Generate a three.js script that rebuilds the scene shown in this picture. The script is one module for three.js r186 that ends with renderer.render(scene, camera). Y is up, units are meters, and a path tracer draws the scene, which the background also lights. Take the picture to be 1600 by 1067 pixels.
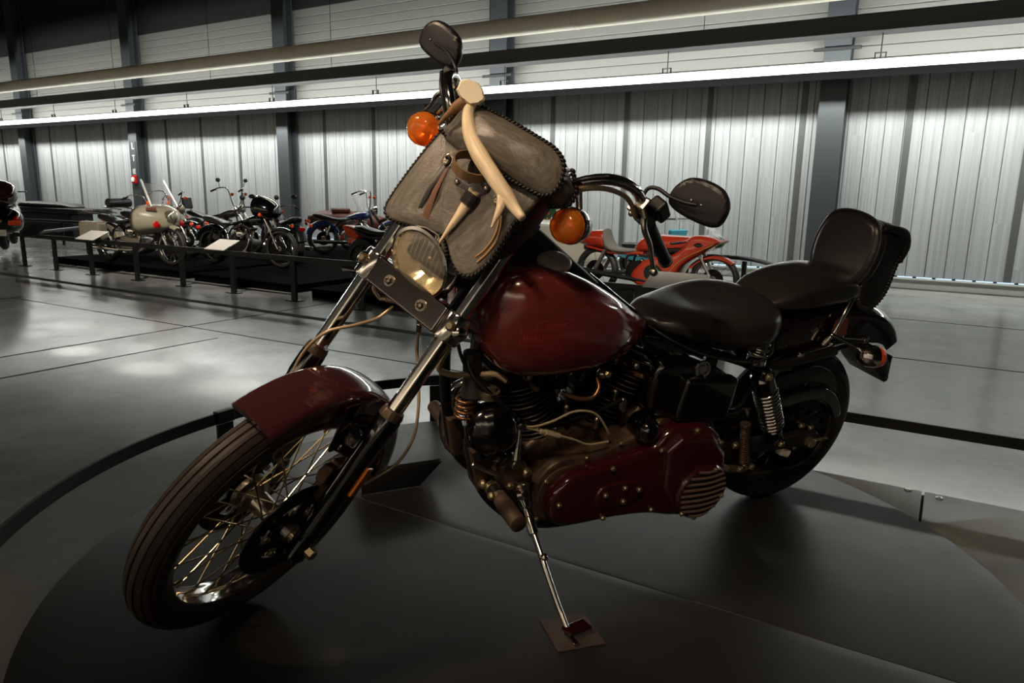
import * as THREE from 'three';
import { mergeGeometries, toCreasedNormals } from 'three/addons/utils/BufferGeometryUtils.js';
import { RoundedBoxGeometry } from 'three/addons/geometries/RoundedBoxGeometry.js';
import { RectAreaLightUniformsLib } from 'three/addons/lights/RectAreaLightUniformsLib.js';
import { ImprovedNoise } from 'three/addons/math/ImprovedNoise.js';

// ------------------------------------------------------------------ camera, lights, exposure
const R = THREE.MathUtils.degToRad;
const V = (x, y, z) => new THREE.Vector3(x, y, z);
const scene = new THREE.Scene();
scene.background = new THREE.Color(0x000000);
const camera = new THREE.PerspectiveCamera(50.75, 1600 / 1067, 0.05, 200);
camera.rotation.order = 'YXZ';
camera.position.set(0, 1.439, 0);
camera.rotation.set(R(-11.721), R(31.077), R(0.98));
scene.add(camera);
const renderer = new THREE.WebGLRenderer({ antialias: true });
renderer.toneMapping = THREE.LinearToneMapping;
renderer.toneMappingExposure = 1.0;
renderer.shadowMap.enabled = true;
RectAreaLightUniformsLib.init();

const LAMP = { wallDown: 265, wallUp: 235, front: 26, glow: 3.2, back: 260, spot: 12, cone: 15, fill: 11, spotColor: 0xffe0bd };
const HALL = { x0: -34, x1: 9, z0: -13.37, z1: 9, h: 8.5 };
const FIX = { y: 3.335, z: -12.2, x0: -33, x1: 8 };
function strip(y, z, ty, tz, height, intensity, parent, color = 0xf4f6ee) {
  const L = new THREE.RectAreaLight(color, intensity, FIX.x1 - FIX.x0, height);
  L.position.set((FIX.x0 + FIX.x1) / 2, y, z); L.castShadow = true;
  parent.add(L); L.lookAt((FIX.x0 + FIX.x1) / 2, ty, tz);
  return L;
}

// ------------------------------------------------------------------ helpers
let seed = 7;
const rnd = () => { seed = (seed * 1664525 + 1013904223) % 4294967296; return seed / 4294967296; };
const rr = (a, b) => a + (b - a) * rnd();
const used = {};
function numbered(n) { used[n] = (used[n] || 0) + 1; return used[n] === 1 ? n : `${n}_${String(used[n] - 1).padStart(3, '0')}`; }
function prep(g) {
  let o = g.index ? g.toNonIndexed() : g;
  for (const k of Object.keys(o.attributes)) if (!['position', 'normal', 'uv'].includes(k)) o.deleteAttribute(k);
  if (!o.attributes.uv) { const n = o.attributes.position.count; const a = new Float32Array(n * 2); const p = o.attributes.position; for (let i = 0; i < n; i++) { a[2 * i] = p.getX(i); a[2 * i + 1] = p.getY(i) + p.getZ(i); } o.setAttribute('uv', new THREE.BufferAttribute(a, 2)); }
  if (!o.attributes.normal) o.computeVertexNormals();
  return o;
}
function merge(gs) { gs = Array.isArray(gs) ? gs.flat(3) : [gs]; return gs.length === 1 ? gs[0] : mergeGeometries(gs.map(prep), false); }
function obj(name, gs, mat, parent = scene, label) {
  const m = new THREE.Mesh(merge(gs), mat); m.castShadow = m.receiveShadow = true;
  m.name = parent === scene ? numbered(name) : name;
  if (label) m.userData.label = label;
  parent.add(m); return m;
}
function tag(o, label, category, group) { o.userData.label = label; o.userData.category = category; if (group) o.userData.group = group; return o; }
function struct(name, gs, mat, parent = scene) { const m = obj(name, gs, mat, parent); if (parent === scene) m.userData.kind = 'structure'; return m; }
function thing(name, label, category, p = [0, 0, 0], turn = 0, group) { const g = new THREE.Group(); g.name = numbered(name); g.position.set(...p); g.rotation.y = turn; scene.add(g); return tag(g, label, category, group); }
function sub(name, parent, label) { const g = new THREE.Group(); g.name = name; if (label) g.userData.label = label; parent.add(g); return g; }

const v3 = a => a.isVector3 ? a : V(...a);
function bx(w, h, d, x = 0, y = 0, z = 0, rx = 0, ry = 0, rz = 0, r) {
  const g = new RoundedBoxGeometry(w, h, d, 2, r ?? Math.min(w, h, d) * 0.18);
  if (rx) g.rotateX(rx); if (rz) g.rotateZ(rz); if (ry) g.rotateY(ry); g.translate(x, y, z); return g;
}
function rod(a, b, r1, r2 = r1, seg = 14) {
  a = v3(a); b = v3(b); const d = b.clone().sub(a), l = d.length();
  const c = Math.min(r1, r2, l / 2) * 0.22; const prof = [[0, -l / 2], [Math.max(r1 - c, 1e-4), -l / 2], [r1, -l / 2 + c], [r2, l / 2 - c], [Math.max(r2 - c, 1e-4), l / 2], [0, l / 2]];
  const g = new THREE.LatheGeometry(prof.map(p => new THREE.Vector2(...p)), seg);
  const gg = toCreasedNormals(g, 0.7);
  gg.applyQuaternion(new THREE.Quaternion().setFromUnitVectors(V(0, 1, 0), d.normalize())); gg.translate((a.x + b.x) / 2, (a.y + b.y) / 2, (a.z + b.z) / 2); return gg;
}
// revolve profile [[radius, along]...] around direction d at point p
function lathe(prof, p, d, seg = 40, crease = 0.6) {
  let g = new THREE.LatheGeometry(prof.map(q => new THREE.Vector2(Math.max(q[0], 1e-5), q[1])), seg);
  g = toCreasedNormals(g, crease);
  g.applyQuaternion(new THREE.Quaternion().setFromUnitVectors(V(0, 1, 0), v3(d).clone().normalize())); const q = v3(p); g.translate(q.x, q.y, q.z); return g;
}
function tube(pts, r, seg = 40, rad = 10, closed = false) { const c = new THREE.CatmullRomCurve3(pts.map(v3), closed, 'centripetal'); return new THREE.TubeGeometry(c, seg, r, rad, closed); }
function ell(x, y, z, a, b = a, c = a, ws = 20, hs = 14) { const g = new THREE.SphereGeometry(1, ws, hs); g.scale(a, b, c); g.translate(x, y, z); return g; }
function smoothPts(pts, n) { const c = new THREE.CatmullRomCurve3(pts.map(p => V(p[0], p[1], 0)), true, 'centripetal'); return c.getPoints(n).slice(0, -1).map(p => [p.x, p.y]); }
// side profile (x, y) extruded from z0 to z1 with a rounded edge
function prof(pts, z0, z1, bev = 0.004, n = 0, holes) {
  if (n) pts = smoothPts(pts, n);
  const s = new THREE.Shape(pts.map(p => new THREE.Vector2(...p)));
  if (holes) for (const h of holes) s.holes.push(new THREE.Path(h.map(p => new THREE.Vector2(...p))));
  const g = new THREE.ExtrudeGeometry(s, { depth: Math.max(z1 - z0 - 2 * bev, 1e-4), bevelEnabled: bev > 0, bevelThickness: bev, bevelSize: bev, bevelOffset: -bev, bevelSegments: 3, curveSegments: 8 });
  g.translate(0, 0, z0 + bev); return toCreasedNormals(g, 0.6);
}
const circlePts = (x, y, r, n = 24, ry = r) => Array.from({ length: n }, (_, i) => [x + r * Math.cos(i / n * 2 * Math.PI), y + ry * Math.sin(i / n * 2 * Math.PI)]);
// closed tube through rings of points; ends capped with a fan
function loft(rings, caps = true) {
  const n = rings[0].length, pos = [], idx = [], uv = [];
  rings.forEach((r, i) => r.forEach((p, j) => { pos.push(...v3(p).toArray()); uv.push(j / n, i / (rings.length - 1)); }));
  for (let i = 0; i < rings.length - 1; i++) for (let j = 0; j < n; j++) { const a = i * n + j, b = i * n + (j + 1) % n, c = a + n, d = b + n; idx.push(a, b, d, a, d, c); }
  if (caps) for (const [i, f] of [[0, 1], [rings.length - 1, 0]]) {
    const c = V(0, 0, 0); rings[i].forEach(p => c.add(v3(p))); c.divideScalar(n); const k = pos.length / 3; pos.push(...c.toArray()); uv.push(.5, .5);
    for (let j = 0; j < n; j++) { const a = i * n + j, b = i * n + (j + 1) % n; f ? idx.push(k, b, a) : idx.push(k, a, b); }
  }
  const g = new THREE.BufferGeometry(); g.setAttribute('position', new THREE.Float32BufferAttribute(pos, 3)); g.setAttribute('uv', new THREE.Float32BufferAttribute(uv, 2)); g.setIndex(idx); g.computeVertexNormals();
  return g;
}
// round section with varying radius along a smooth path
function taper(pts, radii, seg = 40, rad = 14, flat = 1) {
  const c = new THREE.CatmullRomCurve3(pts.map(v3), false, 'centripetal'); const f = c.computeFrenetFrames(seg, false), rings = [];
  for (let i = 0; i <= seg; i++) {
    const t = i / seg, p = c.getPointAt(t), k = c.getUtoTmapping(t) * (radii.length - 1), a = Math.min(Math.floor(k), radii.length - 2), r = radii[a] + (radii[a + 1] - radii[a]) * (k - a);
    rings.push(Array.from({ length: rad }, (_, j) => { const w = j / rad * 2 * Math.PI; return p.clone().addScaledVector(f.normals[i], r * Math.cos(w)).addScaledVector(f.binormals[i], r * flat * Math.sin(w)); }));
  }
  return loft(rings);
}
// body along x from sections {x, yt, yb, w, zc, dish, e}: superellipse cross-section, optional dished top
function body(secs, n = 36, m = 36) {
  const keys = ['x', 'yt', 'yb', 'w', 'zc', 'dish', 'e'], cv = keys.map(k => new THREE.CatmullRomCurve3(secs.map((s, i) => V(i, s[k] ?? (k === 'e' ? 2.3 : 0), 0)), false, 'catmullrom', 0.4));
  const rings = [];
  for (let i = 0; i <= m; i++) {
    const q = {}; keys.forEach((k, a) => { q[k] = cv[a].getPoint(i / m).y; });
    const yc = (q.yt + q.yb) / 2, hh = Math.abs(q.yt - q.yb) / 2;
    rings.push(Array.from({ length: n }, (_, j) => {
      const w = j / n * 2 * Math.PI, c = Math.cos(w), s = Math.sin(w), ex = 2 / q.e;
      const z = Math.sign(c) * Math.pow(Math.abs(c), ex) * q.w, y = Math.sign(s) * Math.pow(Math.abs(s), ex) * hh;
      const d = s > 0 ? -q.dish * Math.max(0, 1 - (z / (q.w * 0.85)) ** 2) : 0;
      return V(q.x, yc + y + d, q.zc + z);
    }));
  }
  return loft(rings);
}
// padded panel: outline filled with rings, front face swelling towards the middle
function pillow(pts, z0, z1, swell = 0.012) {
  const c = pts.reduce((a, p) => [a[0] + p[0] / pts.length, a[1] + p[1] / pts.length], [0, 0]), rings = [], at = (k, z) => pts.map(p => V(c[0] + (p[0] - c[0]) * k, c[1] + (p[1] - c[1]) * k, z));
  rings.push(at(0.5, z0), at(0.97, z0), at(1, (z0 + z1) / 2)); for (const k of [0.985, 0.95, 0.88, 0.75, 0.55, 0.3, 0.1]) rings.push(at(k, z1 + swell * (1 - k * k) - (k > 0.97 ? 0.003 : 0)));
  return loft(rings);
}
// mudguard: arc of stations (point, outward normal) with an arched closed section
function guard(st, w, skirt, th = 0.004, dome = 0.3) {
  const N = 18, rings = [];
  for (const [px, py, nx, ny, k = 1] of st) {
    const out = [], inn = [];
    for (let j = 0; j <= N; j++) {
      const t = (j / N) * 2 - 1, a = Math.abs(t);
      const side = a > 0.62 ? (a - 0.62) / 0.38 : 0; const zz = Math.sign(t) * Math.min(1, Math.pow(a / 0.62, 0.9)) * w * (a > 0.62 ? 1 : 1);
      const zq = a > 0.62 ? Math.sign(t) * w : Math.sign(t) * w * Math.sin(a / 0.62 * Math.PI / 2);
      const drop = a > 0.62 ? dome * w + side * skirt * k : dome * w * (1 - Math.cos(a / 0.62 * Math.PI / 2));
      out.push(V(px - nx * drop, py - ny * drop, zq)); inn.push(V(px - nx * (drop + (a > .62 ? 0 : th)), py - ny * (drop + (a > .62 ? 0 : th)), zq * (1 - th / w)));
    }
    rings.push([...out, ...inn.reverse()]);
  }
  return toCreasedNormals(loft(rings), 0.9);
}
// ------------------------------------------------------------------ procedural textures
const noise = new ImprovedNoise();
function fbm(x, y, z, o = 4) { let s = 0, a = 0.5, f = 1; for (let i = 0; i < o; i++) { s += a * noise.noise(x * f, y * f, z + i * 7.3); a *= 0.5; f *= 2.07; } return s; }
function tex(w, h, fn, srgb, rep) {
  const d = new Uint8Array(w * h * 4);
  for (let j = 0; j < h; j++) for (let i = 0; i < w; i++) { const c = fn(i / w, j / h); const k = (j * w + i) * 4; for (let q = 0; q < 3; q++) d[k + q] = Math.max(0, Math.min(255, Math.round(255 * (Array.isArray(c) ? c[q] : c)))); d[k + 3] = 255; }
  const t = new THREE.DataTexture(d, w, h); t.wrapS = t.wrapT = THREE.RepeatWrapping; t.magFilter = THREE.LinearFilter; t.minFilter = THREE.LinearMipmapLinearFilter; t.generateMipmaps = true;
  if (srgb) t.colorSpace = THREE.SRGBColorSpace; if (rep) t.repeat.set(...rep); t.needsUpdate = true; return t;
}
// tileable noise
const tn = (u, v, f, z, o) => { const a = fbm(u * f, v * f, z, o), b = fbm((u - 1) * f, v * f, z, o), c = fbm(u * f, (v - 1) * f, z, o), d = fbm((u - 1) * f, (v - 1) * f, z, o); const s = u * u * (3 - 2 * u), t = v * v * (3 - 2 * v); return (a * (1 - s) + b * s) * (1 - t) + (c * (1 - s) + d * s) * t; };
const concreteMap = tex(768, 768, (u, v) => { const n = tn(u, v, 6, 1, 5), s = tn(u, v, 60, 5, 2); const k = 0.61 + n * 0.2 + s * 0.05; return [k * 0.985, k, k * 0.97]; }, true, [1 / 5, 1 / 5]);
const concreteRough = tex(512, 512, (u, v) => 0.45 + tn(u, v, 9, 11, 5) * 0.22, false, [1 / 4, 1 / 4]);
const floorBump = tex(512, 512, (u, v) => 0.5 + tn(u, v, 6, 91, 3) * 0.7, false, [1 / 4.2, 1 / 4.2]);
const fineBump = tex(256, 256, (u, v) => 0.5 + tn(u, v, 40, 3, 3) * 0.5, false);
const leatherBump = tex(384, 384, (u, v) => { const n = tn(u, v, 26, 21, 4); return 0.5 + n * 0.5 + tn(u, v, 7, 9, 2) * 0.3; }, false, [5, 5]);
const leatherMap = tex(256, 256, (u, v) => { const n = tn(u, v, 5, 31, 5) * 0.2; return [0.4 + n, 0.38 + n, 0.35 + n]; }, true, [4, 4]);
const antlerMap = tex(256, 256, (u, v) => { const n = tn(u, v, 6, 41, 4) * 0.25 + fbm(u * 40, v * 3, 2, 2) * 0.22; return [0.9 + n, 0.82 + n, 0.69 + n * 0.9]; }, true);
const wornMap = tex(256, 256, (u, v) => { const n = tn(u, v, 8, 51, 5) * 0.35; return [0.36 + n, 0.31 + n, 0.26 + n]; }, true, [3, 3]);
const panelMap = tex(512, 256, (u, v) => { const n = fbm(u * 90, v * 1.2, 3, 3) * 0.12 + fbm(u * 24, v * 0.8, 13, 2) * 0.08; const k = 0.62 + n; return [k * 0.98, k, k * 1.01]; }, true, [1 / 3.4, 1]);
const panelBump = tex(512, 8, u => 0.5 + 0.5 * Math.sin(u * Math.PI * 2 * 16), false, [1 / 0.8, 1]);
const matMap = tex(512, 512, (u, v) => { const n = tn(u, v, 5, 61, 5) * 0.12 + tn(u, v, 70, 63, 2) * 0.04; const k = 0.115 + n * 0.4; return [k, k * 0.99, k * 0.97]; }, true, [1 / 1.5, 1 / 1.5]);
const matRough = tex(512, 512, (u, v) => 0.5 + tn(u, v, 8, 71, 5) * 0.14, false, [1 / 1.3, 1 / 1.3]);
function canvasTex(w, h, draw) { const c = document.createElement('canvas'); c.width = w; c.height = h; draw(c.getContext('2d'), w, h); const t = new THREE.CanvasTexture(c); t.colorSpace = THREE.SRGBColorSpace; return t; }

const std = o => new THREE.MeshStandardMaterial(o), phy = o => new THREE.MeshPhysicalMaterial(o);
const M = {
  floor: std({ map: concreteMap, roughnessMap: concreteRough, roughness: 0.44, bumpMap: floorBump, bumpScale: 0.0025 }),
  joint: std({ color: 0x1b1c1b, roughness: 0.9 }), jointPale: std({ color: 0x3c3d3a, roughness: 0.8 }),
  panel: std({ map: panelMap, bumpMap: panelBump, bumpScale: 0.003, roughness: 0.72, metalness: 0 }),
  upper: std({ color: 0x7d7e7a, roughness: 0.55, metalness: 0.2 }), stud: std({ color: 0x595b5b, roughness: 0.5, metalness: 0.3 }),
  dark: std({ color: 0x0b0c0d, roughness: 0.85 }), black: std({ color: 0x050506, roughness: 0.9 }),
  column: std({ color: 0x3b4044, roughness: 0.55, metalness: 0.2, bumpMap: fineBump, bumpScale: 0.001 }),
  curb: std({ map: concreteMap, roughness: 0.85 }),
  beam: std({ color: 0x121316, roughness: 0.6 }), pipe: std({ color: 0xece8d8, roughness: 0.55 }), wire: std({ color: 0x15161a, roughness: 0.6 }),
  glow: std({ color: 0xffffff, emissive: 0xf6f8f0, emissiveIntensity: 3.2 }), housing: std({ color: 0x9a9a96, roughness: 0.5 }),
  mat: std({ map: matMap, roughnessMap: matRough, roughness: 0.86 }), skirt: std({ color: 0x101113, roughness: 0.7 }),
  rail: std({ color: 0x0e1013, roughness: 0.42, metalness: 0.3 }), bolt: std({ color: 0x9c9890, roughness: 0.3, metalness: 0.9 }),
  rubber: std({ color: 0x1b1917, roughness: 0.55, bumpMap: fineBump, bumpScale: 0.0004 }),
  tread: std({ color: 0x3a3028, roughness: 0.5, bumpMap: fineBump, bumpScale: 0.0005 }),
  chrome: std({ color: 0xdcd7d1, roughness: 0.11, metalness: 1 }), dullChrome: std({ color: 0xb5aca0, roughness: 0.28, metalness: 1 }),
  brass: std({ color: 0xb7a888, roughness: 0.26, metalness: 0.9 }), alu: std({ color: 0x8d877e, roughness: 0.36, metalness: 0.85 }),
  maroon: phy({ color: 0x432222, roughness: 0.14, clearcoat: 1, clearcoatRoughness: 0.012 }),
  maroonDark: phy({ color: 0x200507, roughness: 0.14, clearcoat: 1, clearcoatRoughness: 0.012 }),
  gloss: phy({ color: 0x060607, roughness: 0.14, clearcoat: 1, clearcoatRoughness: 0.012 }),
  satin: std({ color: 0x151516, roughness: 0.42 }), engine: std({ color: 0x100f0e, roughness: 0.45, metalness: 0.4 }),
  cases: std({ map: wornMap, color: 0xd6cabc, roughness: 0.42, metalness: 0.35 }),
  seat: std({ color: 0x232120, roughness: 0.3, bumpMap: fineBump, bumpScale: 0.0004 }),
  leather: std({ map: leatherMap, roughness: 0.3, bumpMap: leatherBump, bumpScale: 0.0008 }),
  darkLeather: std({ color: 0x171412, roughness: 0.5, bumpMap: leatherBump, bumpScale: 0.002 }),
  lace: std({ color: 0x1a1613, roughness: 0.45 }), tan: std({ color: 0x6e4630, roughness: 0.6 }), cord: std({ color: 0x9a7748, roughness: 0.6 }),
  antler: std({ map: antlerMap, roughness: 0.5 }), antlerCut: std({ color: 0xf6ead0, roughness: 0.7 }), browTine: std({ map: antlerMap, color: 0x8f7156, roughness: 0.55 }),
  amber: phy({ color: 0xffa43c, roughness: 0.12, transmission: 0.7, thickness: 0, ior: 1.45 }),
  bulb: std({ color: 0xffc060, roughness: 0.2 }), reflectorAmber: std({ color: 0xc06a10, roughness: 0.25 }),
  glass: phy({ color: 0xfffdf4, roughness: 0.03, transmission: 1, thickness: 0, ior: 1.5 }), reflector: std({ color: 0xfbf4de, roughness: 0.22, metalness: 0.8 }),
  peg: std({ color: 0x3b2c20, roughness: 0.6 }), hose: std({ color: 0xb8a283, roughness: 0.36, metalness: 0.4 }), paleCable: std({ color: 0x9d9276, roughness: 0.5 }), copper: std({ color: 0x7d5a40, roughness: 0.3, metalness: 0.8 }),
  cable: std({ color: 0x0a0a0b, roughness: 0.4 }), mirrorGlass: std({ color: 0xd8d8d8, roughness: 0.02, metalness: 1 }),
  plate: std({ color: 0x33291f, roughness: 0.6 }), white: std({ color: 0xf4f2ea, roughness: 0.6 }),
  cream: phy({ color: 0x8e8975, roughness: 0.35, clearcoat: 0.8 }), blue: phy({ color: 0x12285c, roughness: 0.3, clearcoat: 1 }), red: phy({ color: 0xa02c15, roughness: 0.3, clearcoat: 0.9 }), redLens: phy({ color: 0xb01010, roughness: 0.2 }), orangeLens: std({ color: 0xe0501c, roughness: 0.3 }),
  grey: phy({ color: 0x55524f, roughness: 0.3, clearcoat: 1, metalness: 0.3 }), brown: std({ color: 0x5a2a18, roughness: 0.5 }), screen: phy({ color: 0xffffff, roughness: 0.05, transmission: 0.95, thickness: 0 }), ivory: phy({ color: 0xd8d4c4, roughness: 0.4, clearcoat: 0.6 }),
  slit: std({ color: 0xcfe0ee, emissive: 0xaecbe6, emissiveIntensity: 0.9 }), plateTop: std({ color: 0x70746f, roughness: 0.42 }), warm: std({ color: 0xffd8a0, emissive: 0xffc890, emissiveIntensity: 45 }),
  spoke: std({ color: 0xcdb98f, roughness: 0.22, metalness: 1 }), disc: std({ color: 0x14100e, roughness: 0.3, metalness: 0.7 }), dustCap: std({ color: 0x57493c, roughness: 0.4, metalness: 0.6 }), darkChrome: std({ color: 0x8d8580, roughness: 0.16, metalness: 1 }), caliper: std({ color: 0x3a2a1e, roughness: 0.4, metalness: 0.4 }),
  lens: phy({ color: 0xfffaec, roughness: 0.07, transmission: 0.9, thickness: 0, ior: 1.5 }), mirrorShell: std({ color: 0x1d1d1e, roughness: 0.38 }), cap: std({ color: 0x9a9086, roughness: 0.4, metalness: 0.25 }), fins: std({ color: 0x565049, roughness: 0.26, metalness: 0.8 }),
  maroonCover: phy({ color: 0x341010, roughness: 0.14, clearcoat: 1, clearcoatRoughness: 0.012 }), rib: std({ color: 0xb9a294, roughness: 0.3, metalness: 0.85 }), rimDark: std({ color: 0x3a3836, roughness: 0.35, metalness: 0.8 }), chain: std({ color: 0x2b2724, roughness: 0.5, metalness: 0.6 }), guardPlate: std({ color: 0x4a4b4c, roughness: 0.35, metalness: 0.8 }), fenderPaint: phy({ color: 0x14060a, roughness: 0.14, clearcoat: 1, clearcoatRoughness: 0.012 }),
  concho: std({ color: 0xd9cdb8, roughness: 0.25, metalness: 0.9 }), ring: std({ color: 0x7b6048, roughness: 0.45 }), stage: phy({ color: 0x030303, roughness: 1, specularIntensity: 0.1 }), farWall: std({ color: 0x8a8a86, roughness: 0.6 }), lampFace: std({ color: 0xb9b3a0, roughness: 0.12, metalness: 0.85 }), chromeBright: std({ color: 0xf2f2f0, roughness: 0.2, metalness: 0.6 }), roundel: std({ color: 0x0d1a12, roughness: 0.4 }), goldLine: std({ color: 0xa8874a, roughness: 0.4 }), greySeat: std({ color: 0x6d6a5f, roughness: 0.7 }),
  captionWhite: std({ color: 0xf6f4ec, roughness: 0.5 }),
  lampShade: phy({ color: 0x050505, roughness: 1, specularIntensity: 0.02 }),
  green: std({ color: 0x0f6a3a, roughness: 0.4 }), cyan: std({ color: 0x3fa6bf, roughness: 0.4 }),
};
// tank paint with the faint dark red bar-and-shield print
M.tankPaint = phy({ map: canvasTex(1024, 680, (g, w, h) => {
  g.fillStyle = '#632824'; g.fillRect(0, 0, w, h);
  g.strokeStyle = '#7a2f2b'; g.fillStyle = '#6c2623'; g.lineWidth = 9; g.lineJoin = 'round';
  const S = (a) => { g.beginPath(); a.forEach((p, i) => i ? g.lineTo(...p) : g.moveTo(...p)); g.closePath(); g.fill(); g.stroke(); };
  S([[330, 150], [470, 120], [530, 80], [600, 120], [740, 150], [745, 300], [700, 450], [535, 540], [370, 450], [325, 300]]);
  S([[190, 225], [880, 225], [880, 375], [190, 375]]);
  g.fillStyle = '#86302c'; g.textAlign = 'center'; g.font = 'bold 74px sans-serif'; g.fillText('HARLEY-DAVIDSON', 535, 326, 650); g.font = 'bold 60px sans-serif'; g.fillText('MOTOR', 535, 205); g.fillText('CYCLES', 535, 450);
}), roughness: 0.14, clearcoat: 1, clearcoatRoughness: 0.012 });
M.tankPaint.map.wrapS = M.tankPaint.map.wrapT = THREE.ClampToEdgeWrapping;

// ------------------------------------------------------------------ the hall
{
  const W = HALL.x1 - HALL.x0, D = HALL.z1 - HALL.z0, cx = (HALL.x0 + HALL.x1) / 2, cz = (HALL.z0 + HALL.z1) / 2;
  const fg = new THREE.BoxGeometry(W + 1, 0.3, D + 1); fg.translate(cx, -0.15, cz);
  { const p = fg.attributes.position, u = fg.attributes.uv; for (let i = 0; i < p.count; i++) u.setXY(i, p.getX(i), p.getZ(i)); }
  const floor = struct('floor', fg, M.floor);
  // sawn joints and the sunk cable channel in the slab
  obj('channel', bx(13, 0.012, 0.13, -8.2, -0.004, -5.72, 0, 0, 0, 0.002), M.joint, floor);
  obj('joint', bx(8.2, 0.008, 0.012, -6.6, -0.001, -4.6, 0, 0.02, 0, 0.002), M.joint, floor).rotation.y = 0;
  for (const [x, z, l, ry, m] of [[-6.75, -3.1, 9, Math.PI / 2, M.joint], [-6.0, -2.6, 3.6, Math.PI / 2, M.jointPale], [2.2, -7.4, 9, 0, M.joint], [-2, -9.9, 16, 0, M.joint], [2.5, -5.2, 9, 0, M.jointPale]]) obj('joint', bx(l, 0.008, 0.014, x, -0.001, z, 0, ry, 0, 0.002), m, floor);
  struct('ceiling', bx(W + 1, 0.3, D + 1, cx, HALL.h + 0.15, cz), M.dark);
  struct('wall_left', bx(0.3, HALL.h, D + 1, HALL.x0 - 0.15, HALL.h / 2, cz), M.dark);
  struct('wall_right', bx(0.3, HALL.h, D + 1, HALL.x1 + 0.15, HALL.h / 2, cz), M.dark);
  struct('wall_front', bx(W + 1, HALL.h, 0.3, cx, HALL.h / 2, HALL.z1 + 0.15), M.farWall);
  const wall = struct('wall_back', bx(W + 1, HALL.h, 0.25, cx, HALL.h / 2, HALL.z0 - 0.26), M.stud);
  // ribbed translucent planks up to 3.42 m, boards laid flat above them, dark boards over 5.7 m
  const pw = 0.2745, y0 = 0.2, y1 = 3.42;
  const variants = [0, 1, 2, 3, 4, 5].map(k => {
    const g = new RoundedBoxGeometry(pw - 0.008, y1 - y0, 0.05, 1, 0.006), p = g.attributes.position, u = g.attributes.uv, n = g.attributes.normal;
    for (let i = 0; i < p.count; i++) u.setXY(i, p.getX(i) + k * 0.53, (p.getY(i) + 2) / 4 + k * 0.17);
    return g;
  });
  const m2 = M.panel; 
  let k = 0;
  for (let x = -30.1; x < 9.2; x += pw, k++) {
    const m = new THREE.Mesh(variants[k % 6], m2); m.name = 'panel'; m.castShadow = m.receiveShadow = true;
    m.position.set(x, (y0 + y1) / 2, HALL.z0 - 0.06 + (k % 3) * 0.002); m.rotation.y = rr(-0.02, 0.02); m.rotation.x = rr(-0.003, 0.003); wall.add(m);
  }
  for (let y = y1 + 0.06, j = 0; y < 5.68; y += 0.19, j++) for (let s = 0; s < 6; s++) {
    const m = obj('board', bx(6.38, 0.182, 0.04, 0, 0, 0, 0, 0, 0, 0.008), M.upper, wall); m.position.set(-1.91 - 3.2 + 6.4 - s * 6.4, y + 0.06, HALL.z0 - 0.05); m.rotation.x = rr(-0.03, 0.03);
  }
  obj('soffit_board', bx(W, 2.8, 0.06, cx, 7.12, HALL.z0 - 0.05), M.dark, wall);
  obj('cover_strip', bx(W, 0.06, 0.05, cx, y1 + 0.04, HALL.z0 - 0.04), M.stud, wall);
  for (let x = -29.6; x < 9; x += 1.6) obj('post', bx(0.1, y1 - 0.2, 0.012, x, y1 / 2 + 0.1, HALL.z0 - 0.027, 0, 0, 0, 0.003), M.stud, wall);
  // low curb with the slit of outside light above it
  struct('baseboard_back', [bx(W, 0.17, 0.16, cx, 0.085, HALL.z0 + 0.02), bx(W, 0.02, 0.2, cx, 0.165, HALL.z0 + 0.02)], M.curb);
  for (let x = -29.96; x < 9; x += pw * 1.0) { if (Math.abs(((x + 1.91) % 6.4)) < 0.2) continue; obj('daylight_slit', bx(pw - 0.05, 0.018, 0.01, x, 0.192, HALL.z0 + 0.0, 0, 0, 0, 0.002), M.slit, wall); }
  // steel columns: flange, web, flange
  for (const [i, x] of [-27.5, -21.1, -14.7, -8.3, -1.91, 4.5].entries()) {
    const c = struct('column', [bx(0.4, HALL.h, 0.03, x, HALL.h / 2, HALL.z0 + 0.33, 0, 0, 0, 0.006), bx(0.03, HALL.h, 0.3, x, HALL.h / 2, HALL.z0 + 0.18, 0, 0, 0, 0.006), bx(0.4, HALL.h, 0.03, x, HALL.h / 2, HALL.z0 + 0.04, 0, 0, 0, 0.006)], M.column);
    obj('bracket', [bx(0.7, 0.05, 0.05, x, 3.75, HALL.z0 + 0.37, 0, 0, 0, 0.008)], M.beam, c);
    if (i === 1) {
      const t = canvasTex(64, 256, (g, w, h) => { g.fillStyle = '#3b4044'; g.fillRect(0, 0, w, h); g.fillStyle = '#cfd3d2'; g.textAlign = 'center'; g.font = 'bold 64px sans-serif'; g.fillText('L', 32, 52); g.fillText('T', 32, 140); g.strokeStyle = '#cfd3d2'; g.lineWidth = 7; for (let q = 0; q < 3; q++) { g.beginPath(); g.arc(40 + q * 12, 216, 28, 2.4, 3.9); g.stroke(); } });
      const s = obj('sign_plate', bx(0.26, 1.0, 0.008, x, 2.2, HALL.z0 + 0.349, 0, 0, 0, 0.002), M.column, c);
      const q = new THREE.PlaneGeometry(0.26, 1.0); q.translate(x, 2.2, HALL.z0 + 0.354); obj('lettering', q, std({ map: t, roughness: 0.6 }), s);
      const a = thing('fire_alarm', 'small red fire alarm on the steel column behind the cream touring motorcycle', 'alarm', [x, 1.62, HALL.z0 + 0.35]);
      obj('housing', bx(0.22, 0.24, 0.07, 0, 0, 0.035, 0, 0, 0, 0.02), M.redLens, a); obj('horn_grille', lathe([[0, 0], [0.07, 0], [0.075, 0.02], [0.03, 0.03], [0, 0.025]], [0, 0, 0.07], [0, 0, 1]), M.white, a);
    }
  }
}
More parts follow.
